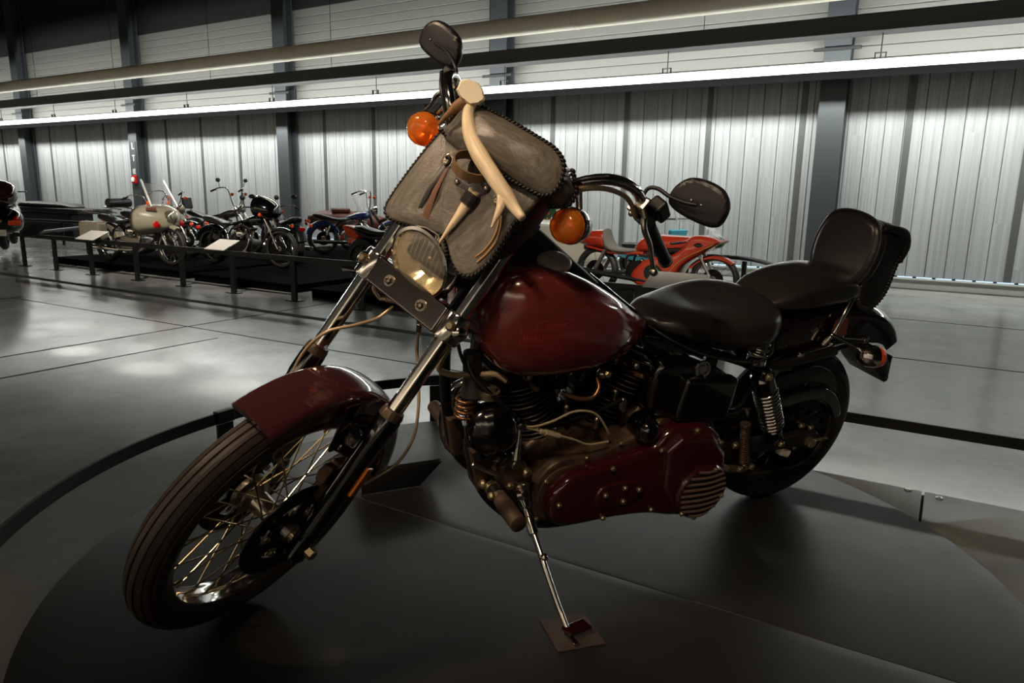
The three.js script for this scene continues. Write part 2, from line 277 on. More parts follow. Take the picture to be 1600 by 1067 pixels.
// long lamp: cover glowing towards the hall, two bare tubes behind it lighting the wall over and under a back plate
{
  const F = FIX, cx = (F.x0 + F.x1) / 2, L = F.x1 - F.x0;
  const t = thing('strip_light', 'continuous bright white strip light running the whole length of the ribbed wall', 'lamp', [0, 0, 0]);
  obj('diffuser', bx(L, 0.13, 0.05, cx, F.y, F.z + 0.12, 0, 0, 0, 0.02), M.glow, t);
  obj('back_plate', [bx(L, 0.216, 0.008, cx, F.y - 0.028, F.z - 0.2, 0, 0, 0, 0.003), bx(L, 0.012, 0.3, cx, F.y, F.z - 0.05, 0, 0, 0, 0.003)], M.lampShade, t);
  obj('lamp_tube', rod([F.x0, F.y + 0.03, F.z], [F.x1, F.y + 0.03, F.z], 0.014, 0.014, 10), M.glow, t); obj('lamp_tube', rod([F.x0, F.y - 0.03, F.z], [F.x1, F.y - 0.03, F.z], 0.014, 0.014, 10), M.glow, t);
  strip(F.y + 0.05, F.z - 0.015, F.y + 1.05, F.z - 1.0, 0.035, LAMP.wallUp, t); strip(F.y - 0.05, F.z - 0.015, F.y - 1.05, F.z - 1.0, 0.035, LAMP.wallDown, t);
  strip(F.y, F.z + 0.15, F.y, F.z + 1.15, 0.125, LAMP.front, t);
  for (let x = -30; x < 8; x += 3.2) { obj('hanger', rod([x, F.y, F.z + 0.02], [x, 3.9, F.z + 0.02], 0.008, 0.008, 8), M.wire, t); obj('bracket', [bx(0.16, 0.01, 0.05, x, F.y + 0.16, F.z + 0.05, 0, 0, 0, 0.003), bx(0.01, 0.1, 0.05, x - 0.07, F.y + 0.12, F.z + 0.05, 0, 0, 0, 0.003), bx(0.01, 0.1, 0.05, x + 0.07, F.y + 0.12, F.z + 0.05, 0, 0, 0, 0.003)], M.wire, t); }
  const b = thing('beam', 'dark horizontal beam hanging just above the bright strip light', 'beam', [0, 0, 0]);
  obj('box_section', bx(L, 0.25, 0.36, cx, 3.9, F.z, 0, 0, 0, 0.02), M.beam, b);
  for (let x = -28.4; x < 8; x += 4.1) obj('wire', rod([x, 4.0, F.z + 0.1], [x, HALL.h, F.z + 0.1], 0.006, 0.006, 6), M.wire, b);
  const p = thing('pipe', 'pale round duct running above the dark beam along the wall', 'pipe', [0, 0, 0]);
  for (let x = F.x0, i = 0; x < F.x1 - 0.1; x += 6.8333, i++) { obj('pipe_section', rod([x, 4.22, F.z + 0.9], [x + 6.81, 4.22, F.z + 0.9], 0.15, 0.15, 28), M.pipe, p); obj('sleeve', rod([x - 0.04, 4.22, F.z + 0.9], [x + 0.04, 4.22, F.z + 0.9], 0.153, 0.153, 28), M.pipe, p); }
}
// ------------------------------------------------------------------ round turntable, base plates, barrier
const PC = [-0.985, -1.795], PT = 0.35;
{
  const dsk = thing('turntable', 'round low black display turntable under the maroon motorcycle', 'platform', [PC[0], 0, PC[1]]);
  const half = s => { const pts = []; for (let i = 0; i <= 72; i++) { const a = Math.PI * i / 72; pts.push([1.36 * Math.cos(a), s * (0.0012 + 1.36 * Math.sin(a))]); } if (s < 0) pts.reverse(); const g = prof(pts, 0, 0.02, 0.0015); g.rotateX(-Math.PI / 2); g.translate(0, PT - 0.02, 0); return g; };
  obj('top_panel', half(1), M.mat, dsk); obj('top_panel', half(-1), M.mat, dsk);
  obj('skirt', lathe([[0, 0], [1.345, 0], [1.345, PT - 0.021], [0, PT - 0.021]], [0, 0, 0], [0, 1, 0], 96), M.skirt, dsk);
  const base = thing('base_platform', 'flat grey base platform beside the round turntable with bolted joint', 'platform', [0, 0, 0]);
  const hole = circlePts(PC[0], -PC[1], 1.366, 96), plateAt = (x0, x1) => { // plates cut round the turntable
    const pts = []; const z0 = -3.04, z1 = 0.6; const f = x => { const q = 1.366 ** 2 - (x - PC[0]) ** 2; return q > 0 ? Math.sqrt(q) : 0; };
    const out = [];
    const xs = Array.from({ length: 40 }, (_, i) => x0 + (x1 - x0) * i / 39);
    const top = xs.map(x => [x, -z0]), bot = xs.map(x => [x, Math.min(-z0 - 0.004, Math.max(-PC[1] + f(x), x > PC[0] + 1.366 ? -z1 : -PC[1]))]);
    const g = prof([...bot, ...top.reverse()], 0, 0.018, 0.001); g.rotateX(-Math.PI / 2); g.translate(0, PT - 0.026, 0); return g;
  };
  obj('top_plate', plateAt(-1.2, 0.017), M.plateTop, base); obj('top_plate', plateAt(0.026, 0.381), M.plateTop, base);
  { const g = prof([[0.383, -0.6], [3.2, -0.6], [3.2, 3.04], [0.383, 3.04]], 0, 0.018, 0.001); g.rotateX(-Math.PI / 2); g.translate(0, PT - 0.026, 0); obj('top_plate', g, M.plateTop, base); }
  obj('joint_seal', bx(0.05, 0.012, 0.75, 0.0215, PT - 0.034, -2.68, 0, 0, 0, 0.002), M.black, base);
  obj('frame', [bx(2.78, 0.3, 0.03, 1.79, 0.15, -3.0), bx(2.78, 0.3, 0.03, 1.79, 0.15, 0.55), bx(0.03, 0.3, 3.5, 3.15, 0.15, -1.2)], M.skirt, base);
  for (const [x, z] of [[-0.03, -3.02], [0.075, -3.0]]) obj('bolt', lathe([[0, 0], [0.013, 0], [0.012, 0.004], [0, 0.007]], [x, PT - 0.008, z], [0, 1, 0], 16), M.bolt, base);
  // barrier: curved flat rail round the turntable, straight rail to the right
  const b = thing('barrier', 'low black barrier rail curving around the turntable and running right along the back', 'barrier', [0, 0, 0]);
  const arc = []; for (let i = 0; i <= 64; i++) { const a = R(-90 - i * 235 / 64); arc.push([PC[0] + 1.455 * Math.cos(a), PC[1] + 1.455 * Math.sin(a)]); }
  const flat = (pts, y0, y1, th) => loft(pts.map(([x, z], i) => { const q = pts[Math.min(i + 1, pts.length - 1)], p = pts[Math.max(i - 1, 0)]; const tx = q[0] - p[0], tz = q[1] - p[1], l = Math.hypot(tx, tz), nx = -tz / l * th / 2, nz = tx / l * th / 2; return [V(x + nx, y0, z + nz), V(x + nx, y1, z + nz), V(x - nx, y1, z - nz), V(x - nx, y0, z - nz)]; }));
  obj('curved_rail', toCreasedNormals(flat(arc, 0.505, 0.55, 0.012), 0.5), M.rail, b);
  obj('straight_rail', bx(4.6, 0.045, 0.014, 1.33, 0.5275, -3.256, 0, 0, 0, 0.002), M.rail, b);
  for (const deg of [180, 139, 98, 262]) {
    const a = R(deg), x = PC[0] + 1.455 * Math.cos(a), z = PC[1] - 1.455 * Math.sin(a); if (z > 0.3) continue;
    const p = obj('post', [bx(0.012, 0.5, 0.075, 0, 0.25, 0, 0, 0, 0, 0.002), bx(0.034, 0.05, 0.08, 0, 0.53, 0, 0, 0, 0, 0.004), bx(0.1, 0.01, 0.1, 0, 0.005, 0, 0, 0, 0, 0.002)], M.rail, b); p.position.set(x, 0, z); p.rotation.y = a;
    for (const s of [-0.075, 0.075]) { const q = obj('bolt', ell(0.008, 0.528, s, 0.004, 0.008, 0.008, 12, 8), M.bolt, p); }
  }
  for (const x of [1.1, 3.3]) { const p = obj('post', [bx(0.075, 0.5, 0.012, 0, 0.25, 0, 0, 0, 0, 0.002), bx(0.1, 0.01, 0.1, 0, 0.005, 0, 0, 0, 0, 0.002)], M.rail, b); p.position.set(x, 0, -3.27); }
  // reading panel seen from behind
  const w = thing('caption_stand', 'small black angled caption stand seen from behind on the turntable by the front wheel', 'stand', [0, 0, 0]);
  const A = V(-1.73, PT, -1.83), B = V(-1.61, PT, -2.01), d = B.clone().sub(A).normalize(), nrm = V(-d.z, 0, d.x).multiplyScalar(-1);
  const panel = prof([[0, 0.002], [0.216, 0.002], [0.305, 0.086], [0, 0.086]], 0, 0.012, 0.0015); const mtx = new THREE.Matrix4().makeBasis(d, V(0, 1, 0), d.clone().cross(V(0, 1, 0))).setPosition(A); panel.applyMatrix4(mtx);
  const top = bx(0.3, 0.006, 0.13, 0.15, 0, 0); top.rotateX(-0.5); top.translate(0, 0.06, -0.055); top.applyMatrix4(mtx);
  const foot = bx(0.006, 0.1, 0.012, -0.002, 0.05, 0.006); foot.applyMatrix4(mtx);
  obj('back_panel', panel, M.satin, w); obj('sloping_top', top, M.satin, w); obj('leg', foot, M.satin, w);
  const kp = thing('stand_plate', 'thin square brown plate under the chrome kickstand foot', 'plate', [-0.703, PT, -1.485], R(-42));
  obj('sheet', bx(0.135, 0.003, 0.125, 0, 0.0016, 0, 0, 0, 0, 0.001), M.plate, kp);
}
// the same kind of lamp washes the wall behind the camera
{
  const F = FIX, cx = (F.x0 + F.x1) / 2, L = F.x1 - F.x0, z = HALL.z1 - 0.9, t = thing('strip_light', 'strip light washing the wall behind the viewer', 'lamp', [0, 0, 0]);
  obj('lamp_tube', rod([F.x0, 3.3, z], [F.x1, 3.3, z], 0.014, 0.014, 10), M.glow, t); obj('housing', [bx(L, 0.16, 0.01, cx, 3.3, z - 0.06, 0, 0, 0, 0.003), bx(L, 0.01, 0.1, cx, 3.38, z - 0.015, 0, 0, 0, 0.003)], M.beam, t);
  strip(3.3, z + 0.02, 3.0, HALL.z1, 0.05, LAMP.back, t, 0xffe9cf);
}
// warm spotlights on ceiling tracks: one ahead of the motorcycle, one on the viewer's side
function track(label, P, turn, aim, spread, power, cone = LAMP.cone, color = LAMP.spotColor) {
  const t = thing('spotlight_track', label, 'lamp', [P.x, P.y, P.z], R(turn));
  obj('rail', bx(1.6, 0.04, 0.04, 0, 0.25, 0, 0, 0, 0, 0.006), M.satin, t); obj('rod', rod([-0.6, 0.26, 0], [-0.6, HALL.h - P.y, 0], 0.008), M.wire, t); obj('rod', rod([0.6, 0.26, 0], [0.6, HALL.h - P.y, 0], 0.008), M.wire, t);
  t.updateMatrixWorld();
  for (const x of [-0.3, 0, 0.3]) {
    const tgt = V(aim[0] + x * spread, aim[1], aim[2]), p = t.localToWorld(V(x, 0, 0)), dir = tgt.clone().sub(p).normalize(), inv = t.quaternion.clone().invert(), ld = dir.clone().applyQuaternion(inv);
    obj('lamp_head', lathe([[0.03, -0.16], [0.05, -0.15], [0.055, 0], [0.05, 0.0], [0.045, -0.12], [0, -0.13]], [x, 0, 0], ld, 28), M.satin, t); obj('bulb', ell(x - ld.x * 0.06, -ld.y * 0.06, -ld.z * 0.06, 0.025), M.warm, t); obj('stem', rod([x, 0.25, 0], [x, 0.03, 0], 0.012), M.satin, t);
    const s = new THREE.SpotLight(color, power, 0, R(cone), 0.8, 2); s.position.set(x + ld.x * 0.01, ld.y * 0.01, ld.z * 0.01); s.castShadow = true; s.shadow.radius = 1.2; t.add(s); s.target.position.set(x + ld.x * 4, ld.y * 4, ld.z * 4); t.add(s.target);
  }
}
track('black track with three warm spotlights ahead of the maroon motorcycle', V(-2.9, 4.3, 0.8), 30, [-1.15, 1.15, -1.6], 0.5, LAMP.spot);
track('black track with three warm spotlights above the viewer', V(0.2, 4.5, 1.6), -20, [-0.85, 0.95, -2.0], 1.2, LAMP.fill);
track('black track with spotlights over the red racing motorcycle', V(-1.2, 5.2, -3.6), -25, [-3.6, 0.5, -8.6], 3.4, 60, 15, 0xfff3e4);
track('black track with spotlights over the row of motorcycles', V(-7.5, 5.2, -3.2), 20, [-10.6, 0.5, -7.6], 6.5, 100, 15, 0xfff3e4);
track('black track with soft spotlights over the open floor at left', V(-6.4, 5.4, -1.2), 0, [-6.6, 0, -4.2], 6, 13, 17, 0xf2f4ee);
track('black track with narrow spotlights making bright pools on the floor', V(-10.2, 4.2, -3.4), 90, [-5.4, 0, -3.3], 3.6, 210, 2.4, 0xf6f6f0);
// ------------------------------------------------------------------ the maroon motorcycle
// bike frame: x forward, y up in its own plane, z to its right; leaning on the stand; the front end is steered left
const bikeQ = new THREE.Quaternion().setFromAxisAngle(V(0, 1, 0), R(237.53)).multiply(new THREE.Quaternion().setFromAxisAngle(V(1, 0, 0), R(-12.816)));
const bikeP = V(-0.507, PT, -2.66);
const rake = R(32.373), SU = V(-Math.sin(rake), Math.cos(rake), 0), SN = V(Math.cos(rake), Math.sin(rake), 0), SP = V(1.728, 0.305, 0);
const steerQ = new THREE.Quaternion().setFromAxisAngle(SU, R(35.251)), steerM = new THREE.Matrix4().makeTranslation(SP.x, SP.y, SP.z).multiply(new THREE.Matrix4().makeRotationFromQuaternion(steerQ)).multiply(new THREE.Matrix4().makeTranslation(-SP.x, -SP.y, -SP.z));
const bikeM = new THREE.Matrix4().compose(bikeP, bikeQ, V(1, 1, 1));
const place = (o, m) => { m.decompose(o.position, o.quaternion, o.scale); return o; };
const bike = thing('motorcycle', 'large maroon cruiser motorcycle with leather windshield bag leaning on its stand on the turntable', 'motorcycle');
bike.position.copy(bikeP); bike.quaternion.copy(bikeQ);
const B = (n, g, m, l) => obj(n, g, m, bike, l);
const F = (n, g, m, l) => place(obj(n, g, m, bike, l), steerM);
const C = (n, g, m, p, l) => obj(n, g, m, p, l);
const fk = (h, w, dz = 0) => SP.clone().addScaledVector(SN, 0.0665 + w).addScaledVector(SU, h).add(V(0, 0, dz));
const AX = [1.783, 0.3403, 0], FW = 0.133, RW = [0, 0.304, 0];
const screw = (p, d, r = 0.007) => lathe([[0, 0], [r, 0], [r, r * 0.5], [r * 0.6, r * 0.95], [0, r]], p, d, 12);

// --- front wheel
{
  const w = sub('front_wheel', bike); place(w, steerM.clone().multiply(new THREE.Matrix4().makeTranslation(...AX)));
  const Z = [0, 0, 1], Ro = 0.3535;
  const tp = []; // ribbed tread with six grooves
  for (let i = 0; i <= 120; i++) { const a = -1.95 + 3.9 * i / 120; let r = 0.047; const g = Math.abs(((a + 1.2) / 0.4) - Math.round((a + 1.2) / 0.4)); if (Math.abs(a) < 1.3 && g < 0.09) r -= 0.004; tp.push([Ro - 0.047 + r * Math.cos(a), r * Math.sin(a)]); }
  tp.push([0.268, 0.03], [0.268, -0.03]); tp.push(tp[0]);
  C('tyre', lathe(tp, [0, 0, 0], Z, 128, 0.5), M.tread, w);
  C('rim', lathe([[0.2745, -0.029], [0.272, -0.032], [0.266, -0.03], [0.262, -0.02], [0.258, -0.014], [0.254, 0], [0.258, 0.014], [0.262, 0.02], [0.266, 0.03], [0.272, 0.032], [0.2745, 0.029], [0.265, 0.018], [0.262, 0], [0.265, -0.018], [0.2745, -0.029]], [0, 0, 0], Z, 96), M.chrome, w);
  C('hub', lathe([[0, -0.06], [0.03, -0.06], [0.032, -0.052], [0.043, -0.045], [0.043, -0.038], [0.028, -0.028], [0.026, 0], [0.028, 0.028], [0.043, 0.038], [0.043, 0.045], [0.03, 0.055], [0, 0.06]], [0, 0, 0], Z, 36), M.dullChrome, w);
  const sg = {};
  for (let i = 0; i < 40; i++) {
    const side = i % 2 ? 1 : -1, dir = (i >> 1) % 2 ? 1 : -1, a = i / 40 * 2 * Math.PI, b = a + dir * 0.95;
    const key = side + '_' + dir; // one shape per kind, turned into place
    if (!sg[key]) sg[key] = [rod([0.256, 0, side * 0.004], [0.04 * Math.cos(dir * 0.95), 0.04 * Math.sin(dir * 0.95), side * 0.041], 0.0021, 0.0021, 6), rod([0.2585, 0, side * 0.004], [0.238, 0.0035 * 0, side * 0.0065], 0.0034, 0.003, 8)];
    const s = C('spoke', [sg[key][0], sg[key][1]], M.spoke, w); s.rotation.z = a;
  }
  // left brake disc with carrier, right one dark behind
  for (const s of [-1, 1]) {
    const holes = []; for (let i = 0; i < 36; i++) holes.push(circlePts((i % 2 ? 0.112 : 0.124) * Math.cos(i / 36 * 2 * Math.PI), (i % 2 ? 0.112 : 0.124) * Math.sin(i / 36 * 2 * Math.PI), 0.0035, 8));
    holes.push(circlePts(0, 0, 0.03, 20)); for (let i = 0; i < 5; i++) { const a0 = i * 2 * Math.PI / 5; const o = []; for (let k = 0; k <= 6; k++) o.push([0.085 * Math.cos(a0 + k * 0.12), 0.085 * Math.sin(a0 + k * 0.12)]); for (let k = 6; k >= 0; k--) o.push([0.055 * Math.cos(a0 + k * 0.1), 0.055 * Math.sin(a0 + k * 0.1)]); holes.push(o); }
    C('brake_disc', prof(circlePts(0, 0, 0.134, 64), s * 0.08 - 0.003, s * 0.08 + 0.003, 0.0008, 0, holes), M.disc, w);
    C('carrier', lathe([[0, s * 0.058], [0.05, s * 0.058], [0.052, s * 0.07], [0.03, s * 0.074], [0.024, s * 0.1], [0, s * 0.1]], [0, 0, 0], Z, 30), M.alu, w);
    for (let i = 0; i < 5; i++) { const a = i * 2 * Math.PI / 5 + 0.3; C('bolt', screw([0.07 * Math.cos(a), 0.07 * Math.sin(a), s * 0.083], [0, 0, s], 0.009), M.brass, w); }
  }
  C('axle', [rod([0, 0, -0.165], [0, 0, 0.16], 0.01), rod([0, 0, -0.098], [0, 0, -0.125], 0.02), rod([0, 0, -0.155], [0, 0, -0.178], 0.0145, 0.0145, 6)], M.brass, w);
}
// --- fork, clamps
for (const s of [-1, 1]) {
  const z = s * FW;
  F('fork_tube', rod(fk(0.36, 0, z), fk(1.0, 0, z), 0.0205, 0.0205, 32), M.chrome);
  const sl = F('fork_slider', [lathe([[0, -0.045], [0.02, -0.045], [0.026, -0.03], [0.028, 0.06], [0.0285, 0.3], [0.031, 0.315], [0.031, 0.375], [0.03, 0.38], [0, 0.38]], fk(0, 0, z), SU, 30), bx(0.05, 0.075, 0.04, ...fk(-0.01, -0.005, z).toArray(), 0, 0, rake)], M.gloss);
  obj('dust_cap', lathe([[0.021, 0.372], [0.029, 0.372], [0.0295, 0.39], [0.026, 0.402], [0.021, 0.404]], fk(0, 0, z), SU, 28), M.dustCap, sl);
  obj('fender_mount', [rod(fk(0.2, -0.012, z), fk(0.3, -0.02, z - s * 0.03), 0.02, 0.018, 14), rod(fk(0.19, -0.02, z), fk(0.19, -0.02, z - s * 0.055), 0.016, 0.012, 14), rod(fk(0.3, -0.03, z), fk(0.3, -0.04, z - s * 0.06), 0.014, 0.012, 12)], M.gloss, sl);
  const rf = bx(0.026, 0.082, 0.008, 0, 0, 0, 0, 0, 0, 0.003); rf.rotateZ(rake); const rp = fk(0.21, -0.012, z + s * 0.03); rf.translate(rp.x, rp.y, rp.z); obj('reflector', rf, M.reflectorAmber, sl, 'amber side reflector');
  // lower clamp: split pinch joint round the tube
  F('pinch_joint', [lathe([[0.021, -0.036], [0.031, -0.036], [0.034, -0.03], [0.034, 0.03], [0.031, 0.036], [0.021, 0.036]], fk(0.64, 0, z), SU, 30), ell(...fk(0.64, 0.005, z + s * 0.022).toArray(), 0.024, 0.024, 0.022)], M.chrome);
  F('pinch_bolt', screw(fk(0.645, 0.036, z + s * 0.012), SN, 0.012), M.brass);
  F('upper_clamp', lathe([[0.021, -0.02], [0.032, -0.02], [0.034, 0.014], [0.028, 0.022], [0.021, 0.022]], fk(0.93, 0, z), SU, 26), M.satin);
}
F('lower_clamp', (() => { const g = bx(0.07, 0.07, 2 * FW - 0.04, 0, 0, 0, 0, 0, 0, 0.006); g.rotateZ(rake); const p = fk(0.64, 0.0, 0); g.translate(p.x, p.y, p.z); return g; })(), M.darkChrome);
for (const z of [-0.052, 0.052]) F('clamp_bolt', [lathe([[0, 0], [0.014, 0], [0.014, 0.003], [0, 0.003]], fk(0.64, 0.035, z), SN, 20), lathe([[0, 0], [0.0095, 0], [0.0095, 0.008], [0.007, 0.01], [0.004, 0.006], [0, 0.006]], fk(0.64, 0.037, z), SN, 6)], M.dullChrome);
F('top_clamp', (() => { const g = bx(0.09, 0.035, 2 * FW, 0, 0, 0, 0, 0, 0, 0.008); g.rotateZ(rake); const p = fk(0.93, -0.03, 0); g.translate(p.x, p.y, p.z); return g; })(), M.satin);
F('steering_stem', rod(fk(0.6, -0.0665, 0), fk(0.95, -0.0665, 0), 0.03), M.satin);
F('fork_shroud', [bx(0.1, 0.2, 0.16, 1.335, 1.02, 0, 0, 0, rake, 0.02)], M.satin);
// brake line tee and hoses
F('brake_tee', [bx(0.03, 0.03, 0.05, 1.415, 0.845, 0.005, 0, 0, rake), rod([1.43, 0.84, 0.03], [1.452, 0.832, 0.062], 0.009), rod([1.452, 0.832, 0.062], [1.462, 0.828, 0.075], 0.007, 0.007, 6), rod([1.41, 0.83, -0.01], [1.4, 0.795, -0.015], 0.009), rod([1.4, 0.79, -0.016], [1.395, 0.76, -0.018], 0.0075, 0.0075, 6)], M.brass);
F('brake_hose', tube([[1.462, 0.828, 0.075], [1.475, 0.855, 0.09], [1.46, 0.9, 0.085], [1.41, 0.95, 0.05]], 0.0042), M.hose);
F('brake_hose', tube([[1.44, 0.815, 0.045], [1.475, 0.785, 0.055], [1.53, 0.775, 0.07], [1.585, 0.75, 0.105], [1.62, 0.67, 0.135], [1.66, 0.55, 0.13]], 0.0042), M.hose);
F('brake_hose', tube([[1.395, 0.76, -0.018], [1.395, 0.71, -0.03], [1.41, 0.65, -0.07], [1.44, 0.58, -0.12], [1.465, 0.52, -0.145], [1.51, 0.46, -0.15], [1.58, 0.4, -0.12]], 0.0042), M.hose);
for (const s of [-1, 1]) F('brake_caliper', [bx(0.075, 0.12, 0.05, 1.665, 0.445, s * 0.085, 0, 0, rake, 0.014), rod([1.68, 0.47, s * 0.06], [1.68, 0.47, s * 0.11], 0.025, 0.022, 20), bx(0.03, 0.05, 0.03, 1.70, 0.5, s * 0.09, 0, 0, rake)], s < 0 ? M.caliper : M.satin);
// --- front fender
{
  const st = []; for (let i = 0; i <= 30; i++) { const d = 76.5 + i * (115 / 30), a = R(d), r = 0.392 + 0.012 * Math.sin((d - 76.5) / 115 * Math.PI); const k = Math.min(1, 0.25 + (i / 8)); st.push([AX[0] + r * Math.cos(a), AX[1] + r * Math.sin(a), Math.cos(a), Math.sin(a), k]); }
  const f = F('front_fender', guard(st, 0.066, 0.042, 0.004, 0.32), M.maroon);
  for (const s of [-1, 1]) obj('bracket', [bx(0.05, 0.14, 0.008, 1.655, 0.62, s * 0.072, 0, 0, 0.2, 0.003), rod([1.62, 0.62, s * 0.066], [1.56, 0.6, s * 0.1], 0.012), rod([1.665, 0.56, s * 0.07], [1.62, 0.52, s * 0.105], 0.014)], M.maroonDark, f);
}
// --- headlamp
{
  const hc = [1.447, 0.98, 0], hd = V(1, -0.02, 0);
  const h = F('headlamp', lathe([[0, -0.13], [0.035, -0.128], [0.07, -0.1], [0.084, -0.05], [0.087, -0.004], [0.083, -0.004], [0.078, -0.05], [0.05, -0.1], [0, -0.11]], hc, hd, 48), M.gloss);
  obj('rim', lathe([[0.076, 0.0], [0.079, 0.008], [0.086, 0.006], [0.092, -0.006], [0.092, -0.024], [0.086, -0.026], [0.084, -0.006], [0.077, -0.004], [0.076, 0]], hc, hd, 56), M.chrome, h);
  { const o = [], n = []; for (let i = 0; i <= 16; i++) { const r = 0.078 * i / 16; o.push([r, -0.072 + 0.07 * (r / 0.078) ** 2]); n.push([r, -0.074 + 0.07 * (r / 0.078) ** 2]); } obj('reflector_bowl', lathe([...o, ...n.reverse()], hc, hd, 56, 1.2), M.reflector, h); }
  obj('bulb', [ell(hc[0] - 0.045, hc[1] + 0.001, 0, 0.018, 0.009, 0.009), rod([hc[0] - 0.07, hc[1], 0], [hc[0] - 0.05, hc[1], 0], 0.008)], M.dullChrome, h);
  const dome = []; for (let i = 0; i <= 12; i++) { const t = i / 12; dome.push([0.0765 * Math.sin(t * Math.PI / 2), 0.017 * Math.cos(t * Math.PI / 2) - 0.0005]); }
  obj('lens', lathe(dome, hc, hd, 48, 1), M.lens, h);
  const fl = []; for (let i = -5; i <= 5; i++) { const z = i * 0.0125, l = Math.sqrt(0.068 ** 2 - z * z); fl.push(tube([0, 1, 2, 3, 4].map(k => { const y = -l + 2 * l * k / 4; const r = Math.hypot(y, z) / 0.0765; return [hc[0] + 0.0155 * Math.sqrt(Math.max(0, 1 - r * r)) - 0.001, hc[1] + y, z]; }), 0.0011, 10, 5)); }
  obj('lens_flutes', fl, M.lens, h);
  obj('mount', [rod([1.4, 0.9, 0], [1.395, 0.85, 0], 0.018), rod([1.33, 0.99, -0.06], [1.33, 0.99, 0.06], 0.012)], M.satin, h);
}
// --- handlebar, controls, mirrors, front signals
const barL = s => [[1.255, 1.03, s * 0.03], [1.25, 1.07, s * 0.07], [1.235, 1.13, s * 0.11], [1.235, 1.205, s * 0.155], [1.235, 1.262, s * 0.2], [1.205, 1.288, s * 0.243], [1.135, 1.272, s * 0.278], [1.065, 1.215, s * 0.3], [1.0, 1.15, s * 0.318], [0.93, 1.09, s * 0.335], [0.885, 1.055, s * 0.345]];
for (const s of [-1, 1]) {
  const h = F('handlebar', tube(barL(s), 0.0127, 60, 14), M.chrome);
  obj('cable', tube(barL(s).slice(2, 8).map(p => [p[0] + 0.012, p[1] - 0.022, p[2] - s * 0.004]), 0.006, 40, 8), M.hose, h);
  obj('cable', tube(barL(s).slice(1, 6).map((p, i) => [p[0] + 0.02 + 0.01 * i * (4 - i) / 4, p[1] + 0.014 - 0.03 * (i === 0), p[2] + s * 0.006]), 0.005, 40, 8), M.cable, h);
  F('grip', [taper([[1.02, 1.168, s * 0.313], [0.95, 1.107, s * 0.33], [0.86, 1.035, s * 0.35]], [0.0165, 0.0175, 0.0165], 20, 18), lathe([[0, 0], [0.02, 0], [0.02, 0.008], [0, 0.01]], [0.86, 1.035, s * 0.35], [-0.76, -0.62, 0.12 * s], 18)], M.rubber);
  const sw = F('switch_housing', [bx(0.05, 0.05, 0.052, 1.05, 1.2, s * 0.303, 0.0, s * 0.25, 0.75, 0.01), bx(0.06, 0.034, 0.04, 1.07, 1.235, s * 0.335, 0, s * 0.25, 0.75, 0.008)], M.satin);
  obj('button', [bx(0.012, 0.014, 0.01, 1.08, 1.205, s * 0.272, 0, 0, 0.7), ell(1.06, 1.185, s * 0.275, 0.008)], M.dullChrome, sw);
  const lv = F('lever', taper([[1.095, 1.218, s * 0.315], [1.105, 1.19, s * 0.335], [1.085, 1.155, s * 0.358], [1.082, 1.125, s * 0.378], [1.078, 1.1, s * 0.395]], [0.008, 0.0085, 0.0075, 0.0068, 0.0062], 26, 12, 0.8), M.dullChrome);
  obj('ball_end', ell(1.078, 1.098, s * 0.396, 0.0105), M.dullChrome, lv);
  obj('clamp', [bx(0.035, 0.035, 0.03, 1.085, 1.228, s * 0.3, 0, 0, 0.75, 0.006), rod([1.1, 1.225, s * 0.31], [1.1, 1.21, s * 0.325], 0.008)], M.dullChrome, lv);
  // mirror: black shell towards the front, glass towards the rider
  const out = [[1.0626, 1.256, 0.345], [1.057, 1.29, 0.337], [1.05, 1.331, 0.362], [1.0485, 1.343, 0.44], [1.0535, 1.317, 0.471], [1.062, 1.268, 0.472], [1.066, 1.25, 0.415]].map(p => [p[2], p[1]]);
  const shell = prof(out, -0.026, 0.004, 0.012, 56), glass = prof(out.map(p => [0.406 + (p[0] - 0.406) * 0.9, 1.293 + (p[1] - 1.293) * 0.9]), -0.0275, -0.0255, 0.0005, 48);
  for (const g of [shell, glass]) { if (s < 0) g.scale(-1, 1, 1); else { const ix = g.attributes.position; const a = ix.array, n = g.attributes.normal.array, u = g.attributes.uv.array; for (let i = 0; i < ix.count; i += 3) for (const [q, w] of [[a, 3], [n, 3], [u, 2]]) for (let c = 0; c < w; c++) { const t = q[(i + 1) * w + c]; q[(i + 1) * w + c] = q[(i + 2) * w + c]; q[(i + 2) * w + c] = t; } } const m = new THREE.Matrix4().makeBasis(V(0, 0, 1), V(-0.192, 0.981, 0), V(-0.981, -0.192, 0).multiplyScalar(-1)); g.translate(0, -1.293, 0); g.applyMatrix4(m); g.translate(1.058, 1.293, 0); }
  const mi = F('mirror', shell, M.mirrorShell); obj('glass', glass, M.mirrorGlass, mi);
  obj('stem', s < 0 ? tube([[1.085, 1.235, -0.29], [1.075, 1.265, -0.29], [1.075, 1.277, -0.31], [1.077, 1.277, -0.345], [1.08, 1.285, -0.385], [1.077, 1.293, -0.41]], 0.0048, 30, 9) : tube([[1.085, 1.235, 0.29], [1.13, 1.27, 0.275], [1.14, 1.29, 0.272], [1.115, 1.305, 0.325], [1.085, 1.3, 0.4]], 0.0048, 30, 9), M.satin, mi);
  obj('screw', [ell(1.08, 1.297, s * 0.395, 0.0035), ell(1.08, 1.299, s * 0.42, 0.0035)], M.bolt, mi);
  // turn signal
  const sp = [1.258, 1.171, s * 0.226], sd = V(0.97, 0.16, -0.12 * s);
  const sg = F('turn_signal', lathe([[0, -0.055], [0.018, -0.054], [0.034, -0.038], [0.0415, -0.012], [0.0425, 0.0], [0.04, 0.004], [0.038, 0]], sp, sd, 36), M.chrome);
